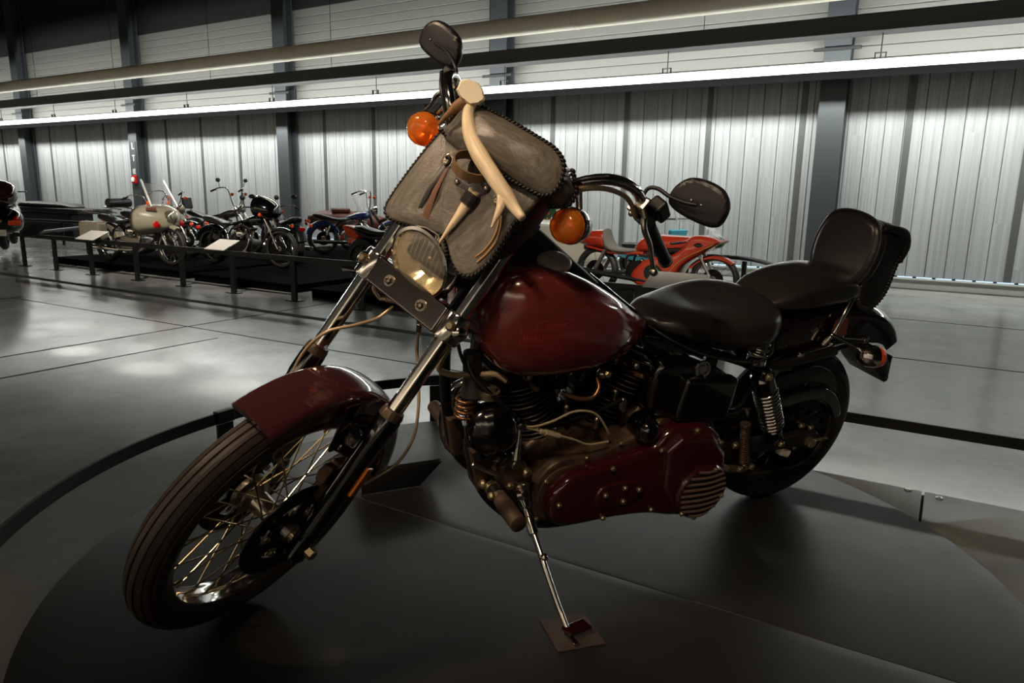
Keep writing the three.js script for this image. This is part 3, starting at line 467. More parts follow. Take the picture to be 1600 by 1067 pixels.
  obj('lens', lathe([[0.04, 0.002], [0.0405, 0.012], [0.037, 0.028], [0.026, 0.038], [0.012, 0.0415], [0, 0.042]], sp, sd, 40, 1), M.amber, sg, 'amber lens');
  const rings = []; for (const q of [0.012, 0.019, 0.026, 0.033]) rings.push(lathe([[q - 0.0012, 0], [q, 0.0018], [q + 0.0012, 0], [q, -0.0018], [q - 0.0012, 0]], [sp[0] + sd.x * (0.036 - q * q * 20), sp[1] + sd.y * (0.036 - q * q * 20), sp[2] + sd.z * (0.036 - q * q * 20)], sd, 30, 1));
  obj('lens_rings', rings, M.amber, sg); obj('reflector', lathe([[0, -0.03], [0.02, -0.024], [0.034, -0.006], [0.038, 0.0], [0.036, 0.001], [0.02, -0.018], [0, -0.026]], sp, sd, 30, 1), M.reflector, sg); obj('bulb', ell(sp[0] + sd.x * 0.004, sp[1] + sd.y * 0.004, sp[2], 0.011), M.bulb, sg);
  obj('stem', rod([sp[0] - 0.02, sp[1] + 0.035, sp[2] + s * -0.004], [1.236, 1.255, s * 0.196], 0.008), M.chrome, sg);
}
F('riser', [rod([1.29, 0.98, -0.045], [1.255, 1.035, -0.045], 0.02), rod([1.29, 0.98, 0.045], [1.255, 1.035, 0.045], 0.02), rod([1.255, 1.035, -0.075], [1.255, 1.035, 0.075], 0.021)], M.chrome);

// --- frame
B('steering_head', rod([1.29, 0.80, 0], [1.12, 1.06, 0], 0.036), M.satin);
B('frame', [tube([[1.245, 0.87, -0.03], [1.265, 0.72, -0.075], [1.255, 0.45, -0.085], [1.2, 0.3, -0.1], [1.05, 0.19, -0.12], [0.5, 0.19, -0.12]], 0.0165, 50, 12), tube([[1.245, 0.87, 0.03], [1.285, 0.72, 0.075], [1.255, 0.45, 0.085], [1.2, 0.3, 0.1], [1.05, 0.19, 0.12], [0.5, 0.19, 0.12]], 0.0165, 50, 12), tube([[1.2, 0.93, 0], [0.95, 0.80, 0], [0.62, 0.70, 0], [0.45, 0.62, 0]], 0.02, 40, 12), tube([[0.62, 0.7, -0.08], [0.5, 0.67, -0.11], [0.3, 0.62, -0.13], [0.0, 0.64, -0.125]], 0.014, 30, 10), tube([[0.62, 0.7, 0.08], [0.5, 0.67, 0.11], [0.3, 0.62, 0.13], [0.0, 0.64, 0.125]], 0.014, 30, 10), rod([0.5, 0.67, -0.1], [0.5, 0.19, -0.11], 0.018), rod([0.5, 0.67, 0.1], [0.5, 0.19, 0.11], 0.018)], M.satin);
B('frame_gusset', [bx(0.06, 0.16, 0.05, 1.245, 0.84, -0.02, 0, 0, 0.2), prof([[1.28, 0.84], [1.15, 0.9], [1.0, 0.84], [1.05, 0.72], [1.24, 0.72]], -0.045, 0.045, 0.01)], M.satin);
B('swingarm', [bx(0.58, 0.05, 0.035, 0.25, 0.315, -0.115, 0, 0, 0.03), bx(0.58, 0.05, 0.035, 0.25, 0.315, 0.115, 0, 0, 0.03), bx(0.05, 0.06, 0.23, 0.52, 0.32, 0)], M.satin);
// --- tank halves, cap, centre console, strap
{
  const secs = s => [[0.735, 0.766, 0.745, 0.012], [0.76, 0.785, 0.722, 0.03], [0.82, 0.82, 0.7, 0.052], [0.9, 0.872, 0.684, 0.07], [1.0, 0.925, 0.675, 0.083], [1.1, 0.963, 0.675, 0.09], [1.18, 0.972, 0.686, 0.089], [1.235, 0.955, 0.712, 0.078], [1.27, 0.918, 0.755, 0.055], [1.285, 0.875, 0.8, 0.028], [1.289, 0.85, 0.825, 0.008]].map(([x, yt, yb, w]) => ({ x, yt, yb, w, zc: s * (0.028 + w), e: 2.5 }));
  for (const s of [-1, 1]) {
    const g = body(secs(s), 48, 60); const p = g.attributes.position, u = g.attributes.uv; for (let i = 0; i < p.count; i++) u.setXY(i, s < 0 ? (1.26 - p.getX(i)) / 0.26 : (p.getX(i) - 1.0) / 0.26, (p.getY(i) - 0.72) / 0.173);
    const t = B('fuel_tank', g, M.tankPaint);
    const cp = [1.095, 0.962, s * 0.105], cd = V(0.1, 0.97, s * 0.22);
    const c = obj('filler_cap', lathe([[0, 0.026], [0.02, 0.025], [0.037, 0.02], [0.043, 0.013], [0.0425, 0.006], [0.034, 0.003], [0.032, -0.012], [0, -0.012]], cp, cd, 36), M.cap, t);
  }
  B('console', prof([[1.235, 0.915], [1.19, 1.02], [1.125, 1.045], [1.09, 1.02], [0.915, 0.89], [0.925, 0.862], [1.1, 0.9]], -0.055, 0.055, 0.012), M.darkLeather, 'black leather tank console');
  B('tank_seam', tube([[0.92, 0.895, 0], [0.85, 0.848, 0], [0.78, 0.8, 0], [0.735, 0.772, 0]], 0.009, 20, 8), M.gloss);
}
// --- engine
{
  const cyl = (base, lean, n) => { const a = V(Math.sin(lean), Math.cos(lean), 0), fins = []; for (let i = 0; i < n; i++) { const p = V(...base).addScaledVector(a, 0.015 * i); const r = 0.09 + (i > n - 6 ? 0.014 : 0); const g = lathe([[0.05, -0.0025], [r - 0.002, -0.0022], [r, 0], [r - 0.002, 0.0022], [0.05, 0.0025]], [0, 0, 0], [0, 1, 0], 36); g.scale(1, 1, 1.12); g.applyQuaternion(new THREE.Quaternion().setFromAxisAngle(V(0, 0, 1), -lean)); g.translate(p.x, p.y, p.z); fins.push(g); } return { a, fins, end: V(...base).addScaledVector(a, 0.015 * n) }; };
  for (const [b, l, n] of [[[1.03, 0.44, 0], 0.39, 15], [[0.86, 0.44, 0], -0.39, 15]]) {
    const c = cyl(b, l, n), e = c.end, k = B('cylinder', rod(b, e, 0.06, 0.06, 28), M.engine);
    obj('cooling_fins', c.fins, M.fins, k);
    obj('rocker_box', [bx(0.15, 0.05, 0.19, e.x, e.y + 0.005, 0, 0, 0, -l, 0.016), bx(0.11, 0.03, 0.15, e.x + c.a.x * 0.03, e.y + 0.035, 0, 0, 0, -l, 0.012)], M.gloss, k);
    obj('bolt', screw([e.x, e.y + 0.005, -0.097], [0, 0, -1], 0.009), M.bolt, k);
    obj('spark_plug', [rod([b[0] + c.a.x * 0.2, b[1] + c.a.y * 0.2, -0.08], [b[0] + c.a.x * 0.215, b[1] + c.a.y * 0.215, -0.14], 0.009, 0.007, 10)], M.copper, k);
    obj('push_rod', [rod([b[0] - 0.05, b[1] - 0.05, 0.12], [b[0] + c.a.x * 0.2, b[1] + 0.2, 0.13], 0.01)], M.chrome, k);
  }
  B('crankcase', [prof([[1.14, 0.28], [1.12, 0.4], [1.06, 0.46], [0.8, 0.46], [0.74, 0.4], [0.72, 0.25], [0.8, 0.18], [1.05, 0.18]], -0.1, 0.11, 0.02, 40)], M.cases);
  B('gearbox', [prof([[0.74, 0.24], [0.74, 0.5], [0.62, 0.52], [0.48, 0.48], [0.46, 0.26], [0.55, 0.2]], -0.1, 0.11, 0.02, 40)], M.cases);
  const q = B('inner_primary', prof([[1.085, 0.29], [1.075, 0.36], [1.03, 0.405], [0.95, 0.418], [0.84, 0.43], [0.76, 0.46], [0.69, 0.5], [0.6, 0.502], [0.5, 0.48], [0.46, 0.4], [0.44, 0.28], [0.5, 0.19], [0.7, 0.205], [1.0, 0.2], [1.07, 0.235]], -0.155, -0.09, 0.012, 90), M.cases);
  for (const p of [[1.052, 0.375], [0.93, 0.43], [0.82, 0.46], [0.7, 0.51], [1.065, 0.25]]) obj('bolt', screw([p[0], p[1] - 0.02, -0.156], [0, 0, -1], 0.008), M.brass, q);
  obj('alternator_bulge', lathe([[0, 0], [0.1, 0], [0.098, 0.02], [0.085, 0.032], [0.07, 0.034], [0, 0.034]], [0.985, 0.305, -0.125], [0, 0, -1], 40), M.cases, q);
  const op = [[1.058, 0.29], [1.05, 0.335], [1.01, 0.378], [0.95, 0.395], [0.86, 0.41], [0.77, 0.427], [0.735, 0.437], [0.7, 0.475], [0.672, 0.492], [0.6, 0.493], [0.54, 0.48], [0.49, 0.44], [0.462, 0.385], [0.442, 0.3], [0.455, 0.22], [0.505, 0.175], [0.6, 0.17], [0.7, 0.198], [0.82, 0.212], [1.0, 0.22], [1.045, 0.25]];
  const pc = B('primary_cover', prof(op, -0.205, -0.15, 0.018, 120), M.maroonCover);
  // raised clutch dome with six facets and the ribbed round cover
  const hx = [[0.705, 0.43], [0.665, 0.478], [0.545, 0.468], [0.478, 0.395], [0.452, 0.29], [0.5, 0.19], [0.61, 0.19], [0.685, 0.3]];
  obj('clutch_dome', prof(hx, -0.232, -0.19, 0.02), M.maroonCover, pc);
  obj('inspection_cover', prof([[0.9, 0.335], [0.86, 0.345], [0.77, 0.335], [0.745, 0.31], [0.76, 0.28], [0.82, 0.262], [0.9, 0.27], [0.915, 0.3]], -0.213, -0.195, 0.006, 60), M.maroonCover, pc);
  const dc = [0.548, 0.275];
  const rc = obj('ribbed_cover', lathe([[0, 0], [0.094, 0], [0.094, 0.01], [0.088, 0.018], [0, 0.018]], [dc[0], dc[1], -0.226], [0, 0, -1], 56), M.maroonCover, pc);
  for (let i = -4; i <= 4; i++) { const y = i * 0.0195, l = Math.sqrt(0.088 ** 2 - y * y) - 0.004; const g = tube([[dc[0] - l, dc[1] + y, -0.244], [dc[0], dc[1] + y, -0.252], [dc[0] + l, dc[1] + y, -0.244]], 0.0042, 20, 8); obj('rib', g, M.rib, pc); }
  const scr = [[0.872, 0.402 - 0.006], [1.03, 0.305], [0.873, 0.228], [0.711, 0.43], [0.594, 0.478], [0.49, 0.42], [0.46, 0.3], [0.7, 0.22]], scr2 = [[0.884, 0.312], [0.82, 0.325], [0.768, 0.309], [0.817, 0.278]], scr3 = [[0.52, 0.352], [0.612, 0.212], [0.625, 0.33], [0.47, 0.25], [0.56, 0.188]];
  const s1 = screw([0, 0, 0], [0, 0, -1], 0.0085);
  for (const [l, z] of [[scr, -0.206], [scr2, -0.213], [scr3, -0.243]]) for (const p of l) { const m = obj('screw', s1, M.brass, pc); m.position.set(p[0], p[1], z); }
  // round glossy horn cover with brass ring, starter solenoid
  const hn = B('horn_cover', [lathe([[0, 0.052], [0.02, 0.051], [0.045, 0.044], [0.062, 0.03], [0.07, 0.01], [0.07, -0.02], [0.06, -0.05], [0, -0.055]], [1.235, 0.545, -0.15], [0.3, 0.12, -1], 44, 1), rod([1.22, 0.45, -0.13], [1.21, 0.5, -0.14], 0.05, 0.058, 26)], M.gloss);
  obj('bracket', [lathe([[0.022, 0], [0.028, 0], [0.028, 0.02], [0.022, 0.022]], [1.245, 0.628, -0.13], [0, 1, 0], 26), rod([1.245, 0.62, -0.13], [1.24, 0.655, -0.12], 0.02)], M.brass, hn);
  const pinc = B('coil_spring', [0, 1, 2, 3].map(i => { const g = new THREE.TorusGeometry(0.021, 0.005, 8, 24); g.rotateX(Math.PI / 2); g.translate(1.3, 0.575 + i * 0.015, -0.115); return g; }), M.copper);
  B('boot', [taper([[1.285, 0.74, -0.09], [1.278, 0.66, -0.1], [1.275, 0.62, -0.105]], [0.022, 0.026, 0.036], 16, 18)], M.rubber);
  B('solenoid', [lathe([[0, 0.055], [0.02, 0.05], [0.034, 0.035], [0.04, 0.01], [0.04, -0.03], [0, -0.03]], [0.745, 0.478, -0.15], [0.15, 0.1, -1], 32, 1)], M.gloss);
  B('oil_tank', [prof([[0.74, 0.53], [0.73, 0.68], [0.6, 0.67], [0.45, 0.6], [0.42, 0.5], [0.5, 0.46], [0.68, 0.5]], -0.16, -0.03, 0.02, 50), bx(0.2, 0.14, 0.05, 0.56, 0.56, -0.165, 0, 0, 0.1, 0.015), prof([[0.74, 0.53], [0.73, 0.68], [0.6, 0.67], [0.45, 0.6], [0.42, 0.5], [0.5, 0.46], [0.68, 0.5]], 0.03, 0.16, 0.02, 50)], M.gloss);
  B('side_cover', [lathe([[0, 0.004], [0.012, 0.004], [0.014, 0], [0.02, 0], [0.022, 0.006], [0.026, 0.006], [0.027, 0], [0.02, -0.01], [0, -0.01]], [0.587, 0.652, -0.16], [0, 0.1, -1], 30)], M.chrome);
  B('seat_bracket', [prof([[0.8, 0.75], [0.7, 0.735], [0.62, 0.69], [0.6, 0.655], [0.68, 0.66], [0.78, 0.72]], -0.125, -0.11, 0.005, 30), rod([0.69, 0.7, -0.12], [0.69, 0.7, -0.14], 0.008)], M.gloss);
  B('carburettor', [bx(0.12, 0.09, 0.1, 0.95, 0.56, 0.09, 0, 0, 0, 0.02), rod([0.95, 0.56, 0.12], [0.95, 0.56, 0.19], 0.075, 0.07, 30)], M.dullChrome);
  B('exhaust', [tube([[1.12, 0.56, 0.09], [1.22, 0.5, 0.14], [1.2, 0.3, 0.17], [1.0, 0.2, 0.18], [0.2, 0.2, 0.19], [-0.3, 0.23, 0.2]], 0.024, 50, 14), tube([[0.78, 0.58, 0.09], [0.85, 0.5, 0.16], [0.8, 0.3, 0.17], [0.6, 0.28, 0.18], [-0.1, 0.3, 0.2]], 0.024, 50, 14)], M.chrome);
  // lines over the cases
  B('oil_line', tube([[1.19, 0.572, -0.165], [1.14, 0.548, -0.17], [1.08, 0.552, -0.17], [1.0, 0.572, -0.165], [0.93, 0.552, -0.16], [0.87, 0.48, -0.155], [0.85, 0.455, -0.14]], 0.0034, 40, 8), M.paleCable);
  B('oil_line', [tube([[1.17, 0.555, -0.17], [1.1, 0.528, -0.17], [1.0, 0.49, -0.17], [0.94, 0.46, -0.165], [0.87, 0.455, -0.16]], 0.0034, 40, 8), rod([1.105, 0.53, -0.17], [1.04, 0.505, -0.17], 0.0075), rod([1.09, 0.524, -0.17], [1.06, 0.512, -0.17], 0.0095, 0.0095, 6)], M.paleCable);
  B('cable', tube([[1.3, 0.74, -0.09], [1.29, 0.69, -0.12], [1.227, 0.625, -0.16], [1.164, 0.565, -0.16], [1.043, 0.527, -0.15], [0.92, 0.535, -0.13], [0.818, 0.56, -0.12]], 0.007, 50, 10), M.cable);
  B('cable', tube([[1.33, 0.85, -0.06], [1.31, 0.72, -0.1], [1.25, 0.66, -0.13], [1.2, 0.6, -0.13], [1.14, 0.52, -0.12]], 0.005, 40, 8), M.cable);
  B('hose', tube([[1.345, 0.755, -0.09], [1.368, 0.73, -0.1], [1.372, 0.705, -0.1], [1.347, 0.69, -0.105], [1.278, 0.684, -0.11], [1.225, 0.683, -0.12], [1.198, 0.665, -0.125]], 0.0078, 44, 12), M.hose);
  B('plug_lead', tube([[0.925, 0.648, -0.13], [0.928, 0.625, -0.15], [0.95, 0.603, -0.158], [0.99, 0.602, -0.15], [1.03, 0.615, -0.13]], 0.0062, 30, 10), M.copper);
  B('plug_cap', [ell(0.905, 0.655, -0.125, 0.016, 0.014, 0.016), screw([0.9, 0.66, -0.14], [0, 0.3, -1], 0.01)], M.brass);
  for (const p of [[1.0, 0.548, -0.12], [0.83, 0.565, -0.1], [0.815, 0.545, -0.12], [0.80, 0.53, -0.11], [1.03, 0.49, -0.13], [0.9, 0.5, -0.13]]) B('fitting', [rod([p[0], p[1] - 0.015, p[2]], [p[0], p[1] + 0.01, p[2]], 0.007), ell(p[0], p[1] + 0.014, p[2], 0.009)], M.dullChrome);
}
// --- foot controls, highway pegs across the front, stand
{
  const hp = B('highway_bar', [rod([1.211, 0.358, -0.2], [1.211, 0.358, 0.2], 0.015), rod([1.211, 0.358, -0.11], [1.245, 0.42, -0.085], 0.02), rod([1.211, 0.358, 0.11], [1.245, 0.42, 0.085], 0.02)], M.engine);
  obj('mount_block', [prof([[1.27, 0.46], [1.235, 0.47], [1.19, 0.36], [1.2, 0.33], [1.24, 0.335]], -0.125, -0.05, 0.006), prof([[1.27, 0.46], [1.235, 0.47], [1.19, 0.36], [1.2, 0.33], [1.24, 0.335]], 0.05, 0.125, 0.006)], M.peg, hp);
  for (const s of [-1, 1]) {
    obj('peg', [taper([[1.211, 0.358, s * 0.2], [1.211, 0.358, s * 0.25], [1.211, 0.358, s * 0.31]], [0.021, 0.0235, 0.022], 14, 16)], M.peg, hp, 'brown rubber foot peg');
    obj('collar', [rod([1.211, 0.358, s * 0.185], [1.211, 0.358, s * 0.2], 0.02), rod([1.211, 0.358, s * 0.14], [1.211, 0.358, s * 0.155], 0.022), screw([1.232, 0.365, s * 0.19], [1, 0.3, 0], 0.011), screw([1.232, 0.365, s * 0.135], [1, 0.3, 0], 0.013)], M.brass, hp);
  }
  const fc = B('shift_lever', [taper([[1.165, 0.555, -0.165], [1.17, 0.5, -0.175], [1.172, 0.46, -0.18]], [0.007, 0.01, 0.012], 20, 12, 1.5), rod([1.165, 0.56, -0.15], [1.165, 0.56, -0.185], 0.012)], M.chrome);
  obj('linkage', [rod([1.27, 0.43, -0.13], [1.13, 0.37, -0.17], 0.007), rod([1.13, 0.37, -0.16], [1.13, 0.37, -0.185], 0.012), rod([1.172, 0.45, -0.16], [1.172, 0.45, -0.195], 0.014)], M.dullChrome, fc);
  obj('pivot_plate', [prof([[1.2, 0.43], [1.16, 0.45], [1.12, 0.42], [1.1, 0.36], [1.13, 0.33], [1.18, 0.36]], -0.165, -0.13, 0.008, 30)], M.cases, fc);
  obj('bolt', [screw([1.125, 0.405, -0.166], [0, 0, -1], 0.014), screw([1.14, 0.36, -0.166], [0, 0, -1], 0.011), screw([1.17, 0.37, -0.166], [0, 0, -1], 0.011)], M.brass, fc);
  const k = B('kickstand', [taper([[1.122, 0.315, -0.165], [1.12, 0.27, -0.225], [1.118, 0.21, -0.315], [1.115, 0.15, -0.405], [1.112, 0.115, -0.465]], [0.0095, 0.009, 0.0085, 0.0075, 0.007], 40, 14)], M.chrome);
  obj('collar', [rod([1.121, 0.285, -0.205], [1.12, 0.255, -0.245], 0.014), ell(1.115, 0.225, -0.302, 0.011), rod([1.122, 0.33, -0.15], [1.122, 0.3, -0.19], 0.02, 0.016), rod([1.13, 0.335, -0.17], [1.13, 0.35, -0.19], 0.016, 0.012)], M.chrome, k);
  obj('foot', [bx(0.07, 0.012, 0.04, 1.09, 0.124, -0.46, R(12.8), 0.1, 0.0, 0.005)], M.maroonDark, k, 'dark red worn foot flange'); obj('foot_end', bx(0.016, 0.012, 0.05, 1.118, 0.118, -0.483, R(12.8), 0, 0, 0.004), M.chrome, k);
}
// --- rear wheel, guard, shock
{
  const w = sub('rear_wheel', bike); w.position.set(...RW); const Z = [0, 0, 1];
  const tp = []; for (let i = 0; i <= 80; i++) { const a = -2.0 + 4.0 * i / 80; const g = Math.abs(a / 0.26 - Math.round(a / 0.26)); const r = 0.062 - (Math.abs(a) < 0.9 && g < 0.1 ? 0.004 : 0); tp.push([0.304 - 0.062 + r * Math.cos(a), r * Math.sin(a)]); } tp.push([0.195, 0.045], [0.195, -0.045]); tp.push(tp[0]);
  C('tyre', lathe(tp, [0, 0, 0], Z, 112, 0.5), M.rubber, w);
  C('rim', lathe([[0.212, -0.05], [0.212, -0.056], [0.204, -0.058], [0.196, -0.05], [0.18, -0.046], [0.172, -0.03], [0.168, 0], [0.172, 0.03], [0.18, 0.046], [0.196, 0.05], [0.204, 0.058], [0.212, 0.056], [0.212, 0.05], [0.19, 0], [0.212, -0.05]], [0, 0, 0], Z, 80), M.rimDark, w);
  const sp = prof([[0.03, -0.022], [0.1, -0.014], [0.175, -0.022], [0.175, 0.022], [0.1, 0.014], [0.03, 0.022]], -0.03, 0.03, 0.006);
  for (let i = 0; i < 9; i++) { const m = C('spoke', sp, M.maroonDark, w); m.rotation.z = i / 9 * 2 * Math.PI; }
  C('hub', lathe([[0, -0.075], [0.04, -0.075], [0.05, -0.06], [0.05, 0.06], [0.04, 0.075], [0, 0.075]], [0, 0, 0], Z, 36), M.satin, w);
  const holes = [circlePts(0, 0, 0.03, 20)]; for (let i = 0; i < 12; i++) holes.push(circlePts(0.095 * Math.cos(i / 12 * 6.2832), 0.095 * Math.sin(i / 12 * 6.2832), 0.011, 12));
  C('sprocket', prof(Array.from({ length: 102 }, (_, i) => { const a = i / 102 * 2 * Math.PI, r = i % 2 ? 0.134 : 0.126; return [r * Math.cos(a), r * Math.sin(a)]; }), -0.096, -0.09, 0.001, 0, holes), M.disc, w);
  for (let i = 0; i < 5; i++) { const a = i * 1.2566; C('bolt', screw([0.045 * Math.cos(a), 0.045 * Math.sin(a), -0.097], [0, 0, -1], 0.012), M.brass, w); }
  C('axle', [rod([0, 0, -0.15], [0, 0, 0.15], 0.0115), rod([0, 0, -0.13], [0, 0, -0.155], 0.019, 0.019, 6), rod([-0.012, 0.0, -0.135], [-0.09, 0.0, -0.135], 0.005)], M.brass, w);
  B('chain', tube([[0.62, 0.365, -0.095], [0.3, 0.405, -0.095], [0.05, 0.438, -0.095], [-0.07, 0.418, -0.095], [-0.134, 0.31, -0.095], [-0.07, 0.19, -0.095], [0.05, 0.17, -0.095], [0.35, 0.2, -0.095], [0.62, 0.27, -0.095]], 0.007, 90, 6), M.chain);
  B('chain_guard', [prof([[0.5, 0.44], [0.3, 0.475], [0.12, 0.5], [0.0, 0.505], [-0.09, 0.46], [-0.14, 0.38], [-0.115, 0.37], [-0.06, 0.43], [0.02, 0.46], [0.14, 0.45], [0.3, 0.43], [0.5, 0.4]], -0.122, -0.106, 0.005, 70)], M.gloss);
  const slots = []; for (let i = 0; i < 6; i++) slots.push(circlePts(0.2 - i * 0.036, 0.5 + i * 0.007 - (i > 3 ? (i - 3) * 0.006 : 0), 0.013, 14, 0.008));
  B('guard_plate', prof([[0.26, 0.475], [0.25, 0.53], [0.1, 0.57], [0.02, 0.575], [-0.06, 0.54], [-0.11, 0.47], [-0.1, 0.455], [-0.04, 0.5], [0.05, 0.52], [0.1, 0.51]], -0.1, -0.092, 0.002, 50), M.guardPlate);
  const sa = [0.345, 0.615, -0.16], sb = [0.19, 0.35, -0.15], at = t => [0, 1, 2].map(i => sa[i] + (sb[i] - sa[i]) * t), sd = V(sb[0] - sa[0], sb[1] - sa[1], sb[2] - sa[2]).normalize();
  const sh = B('shock_absorber', [rod(at(0.02), at(0.24), 0.036, 0.036, 28), rod(at(0.2), at(0.86), 0.016), rod(at(0.8), at(0.95), 0.03, 0.028, 26), rod([sa[0], sa[1], -0.185], [sa[0], sa[1], -0.135], 0.024), rod([sb[0], sb[1], -0.175], [sb[0], sb[1], -0.125], 0.022)], M.gloss);
  const hel = []; { const up = V(0, 0, 1), e1 = sd.clone().cross(up).normalize(), e2 = sd.clone().cross(e1); for (let i = 0; i <= 220; i++) { const t = i / 220, a = t * 2 * Math.PI * 11, p = V(...at(0.24 + 0.54 * t)).addScaledVector(e1, 0.033 * Math.cos(a)).addScaledVector(e2, 0.033 * Math.sin(a)); hel.push(p); } }
  obj('spring', new THREE.TubeGeometry(new THREE.CatmullRomCurve3(hel), 440, 0.0066, 9), M.chrome, sh);
  obj('bolt', [screw([sa[0], sa[1], -0.187], [0, 0, -1], 0.013), screw([sb[0], sb[1], -0.177], [0, 0, -1], 0.012)], M.brass, sh);
  const hel2 = []; for (let i = 0; i <= 90; i++) { const t = i / 90, a = t * 2 * Math.PI * 4.2; hel2.push(V(0.36 + 0.026 * Math.cos(a), 0.66 + t * 0.075, -0.14 + 0.026 * Math.sin(a))); }
  B('seat_spring', [new THREE.TubeGeometry(new THREE.CatmullRomCurve3(hel2), 180, 0.0048, 9), rod([0.36, 0.64, -0.14], [0.36, 0.66, -0.14], 0.03)], M.chrome);
  const ds = []; for (let i = 0; i <= 150; i++) { const t = i / 150, a = t * 2 * Math.PI * 18; ds.push(V(0.3 + 0.04 * t + 0.013 * Math.cos(a), 0.275 + t * 0.145, -0.15 + 0.013 * Math.sin(a))); }
  B('return_spring', [new THREE.TubeGeometry(new THREE.CatmullRomCurve3(ds), 300, 0.0028, 6), rod([0.34, 0.42, -0.15], [0.343, 0.432, -0.15], 0.017)], M.cases);
  B('brake_arm', [rod([0.3, 0.275, -0.15], [0.285, 0.25, -0.15], 0.008), screw([0.32, 0.262, -0.155], [0, 0, -1], 0.012), screw([0.27, 0.262, -0.155], [0, 0, -1], 0.011), screw([0.4, 0.255, -0.155], [0, 0, -1], 0.011), screw([0.37, 0.36, -0.155], [0, 0, -1], 0.013), bx(0.09, 0.02, 0.02, 0.31, 0.245, -0.13, 0, 0, 0.2)], M.brass);
  B('caliper', [bx(0.05, 0.03, 0.03, 0.08, 0.26, -0.11, 0, 0, 0.4, 0.008)], M.ivory);
}
// --- rear fender, struts, rear signal, plate bracket
{
  const cl = new THREE.CatmullRomCurve3([V(0.32, 0.58, 0), V(0.315, 0.68, 0), V(0.25, 0.76, 0), V(0.1, 0.795, 0), V(-0.08, 0.79, 0), V(-0.2, 0.772, 0), V(-0.29, 0.737, 0), V(-0.35, 0.69, 0), V(-0.375, 0.655, 0)], false, 'centripetal'); const st = [];
  for (let i = 0; i <= 36; i++) { const t = i / 36, p = cl.getPointAt(t), q = cl.getTangentAt(t); st.push([p.x, p.y, q.y, -q.x, 1 - Math.max(0, t - 0.55) * 1.5].map((a, k) => (k === 2 || k === 3) ? -a * -1 : a)); }
  for (const s of st) { const ox = s[0] - 0, oy = s[1] - 0.45; if (s[2] * ox + s[3] * oy < 0) { s[2] *= -1; s[3] *= -1; } }
  B('rear_fender', guard(st, 0.098, 0.135, 0.004, 0.42), M.fenderPaint);
  for (const s of [-1, 1]) {
    B('fender_strut', [taper([[0.33, 0.575, s * 0.112], [0.23, 0.62, s * 0.116], [0.1, 0.65, s * 0.116], [-0.06, 0.665, s * 0.112]], [0.009, 0.011, 0.011, 0.008], 30, 10, 0.6), screw([0.155, 0.643, s * 0.122], [0, 0, s], 0.012), screw([0.02, 0.668, s * 0.12], [0, 0, s], 0.01)], M.chrome);
    B('sissy_bar', tube([[0.06, 0.665, s * 0.118], [0.035, 0.7, s * 0.122], [0.0, 0.77, s * 0.116], [-0.045, 0.83, s * 0.1], [-0.1, 0.9, s * 0.085], [-0.135, 0.99, s * 0.06], [-0.14, 1.02, 0]], 0.0085, 40, 12), M.chrome);
    const t = B('rear_turn_signal', lathe([[0, 0.05], [0.014, 0.048], [0.028, 0.034], [0.036, 0.012], [0.037, -0.008], [0.034, -0.01], [0, -0.01]], [-0.083, 0.649, s * 0.2], [1, 0.05, -s * 0.3], 34, 1), M.chrome);
    obj('lens', lathe([[0.035, -0.008], [0.0355, -0.018], [0.03, -0.032], [0.014, -0.038], [0, -0.039]], [-0.083, 0.649, s * 0.2], [1, 0.05, -s * 0.3], 34, 1), M.orangeLens, t, 'orange lens');
    obj('stalk', [taper([[0.045, 0.705, s * 0.125], [-0.03, 0.675, s * 0.155], [-0.07, 0.658, s * 0.18]], [0.007, 0.008, 0.009], 16, 10), rod([-0.02, 0.69, s * 0.12], [-0.1, 0.685, s * 0.14], 0.006), rod([-0.1, 0.685, s * 0.13], [-0.1, 0.685, s * 0.155], 0.011)], M.chrome, t);
  }
  B('side_reflector', prof([[0.03, 0.0], [0.02, 0.06], [-0.03, 0.065], [-0.045, 0.0]].map(p => [p[0] + 0.01, p[1] + 0.69]), -0.124, -0.116, 0.002), M.brown);
  B('strut_tag', bx(0.055, 0.05, 0.004, 0.265, 0.6, -0.13, 0, 0, 0.5, 0.001), M.bolt);
  B('plate_bracket', [prof([[-0.27, 0.57], [-0.33, 0.59], [-0.385, 0.53], [-0.4, 0.465], [-0.385, 0.46], [-0.32, 0.51]], -0.08, 0.08, 0.004), bx(0.01, 0.09, 0.15, -0.39, 0.52, 0, 0, 0, -0.2), screw([-0.375, 0.485, -0.082], [0, 0, -1], 0.009)], M.satin);
  B('tail_lamp', [bx(0.05, 0.06, 0.1, -0.37, 0.63, 0, 0, 0, 0.5, 0.02)], M.redLens);
}
// --- seats
B('rider_seat', body([[0.722, 0.768, 0.75, 0.03, 0, 2.2], [0.705, 0.782, 0.738, 0.075, 0, 2.3], [0.665, 0.796, 0.72, 0.108, 0.0, 2.5], [0.6, 0.806, 0.7, 0.136, 0.008, 2.6], [0.52, 0.816, 0.682, 0.168, 0.02, 2.7], [0.44, 0.826, 0.672, 0.187, 0.026, 2.7], [0.37, 0.833, 0.676, 0.186, 0.02, 2.6], [0.32, 0.831, 0.695, 0.162, 0.01, 2.5], [0.285, 0.818, 0.72, 0.115, 0, 2.4], [0.27, 0.792, 0.75, 0.045, 0, 2.2]].map(([x, yt, yb, w, dish, e]) => ({ x, yt, yb, w, dish, e })), 56, 50), M.seat);
B('seat_skirt', tube([[0.73, 0.757, -0.06], [0.68, 0.73, -0.112], [0.6, 0.698, -0.146], [0.5, 0.678, -0.178], [0.42, 0.67, -0.188], [0.35, 0.685, -0.178], [0.295, 0.722, -0.12]], 0.0035, 40, 8), M.satin);
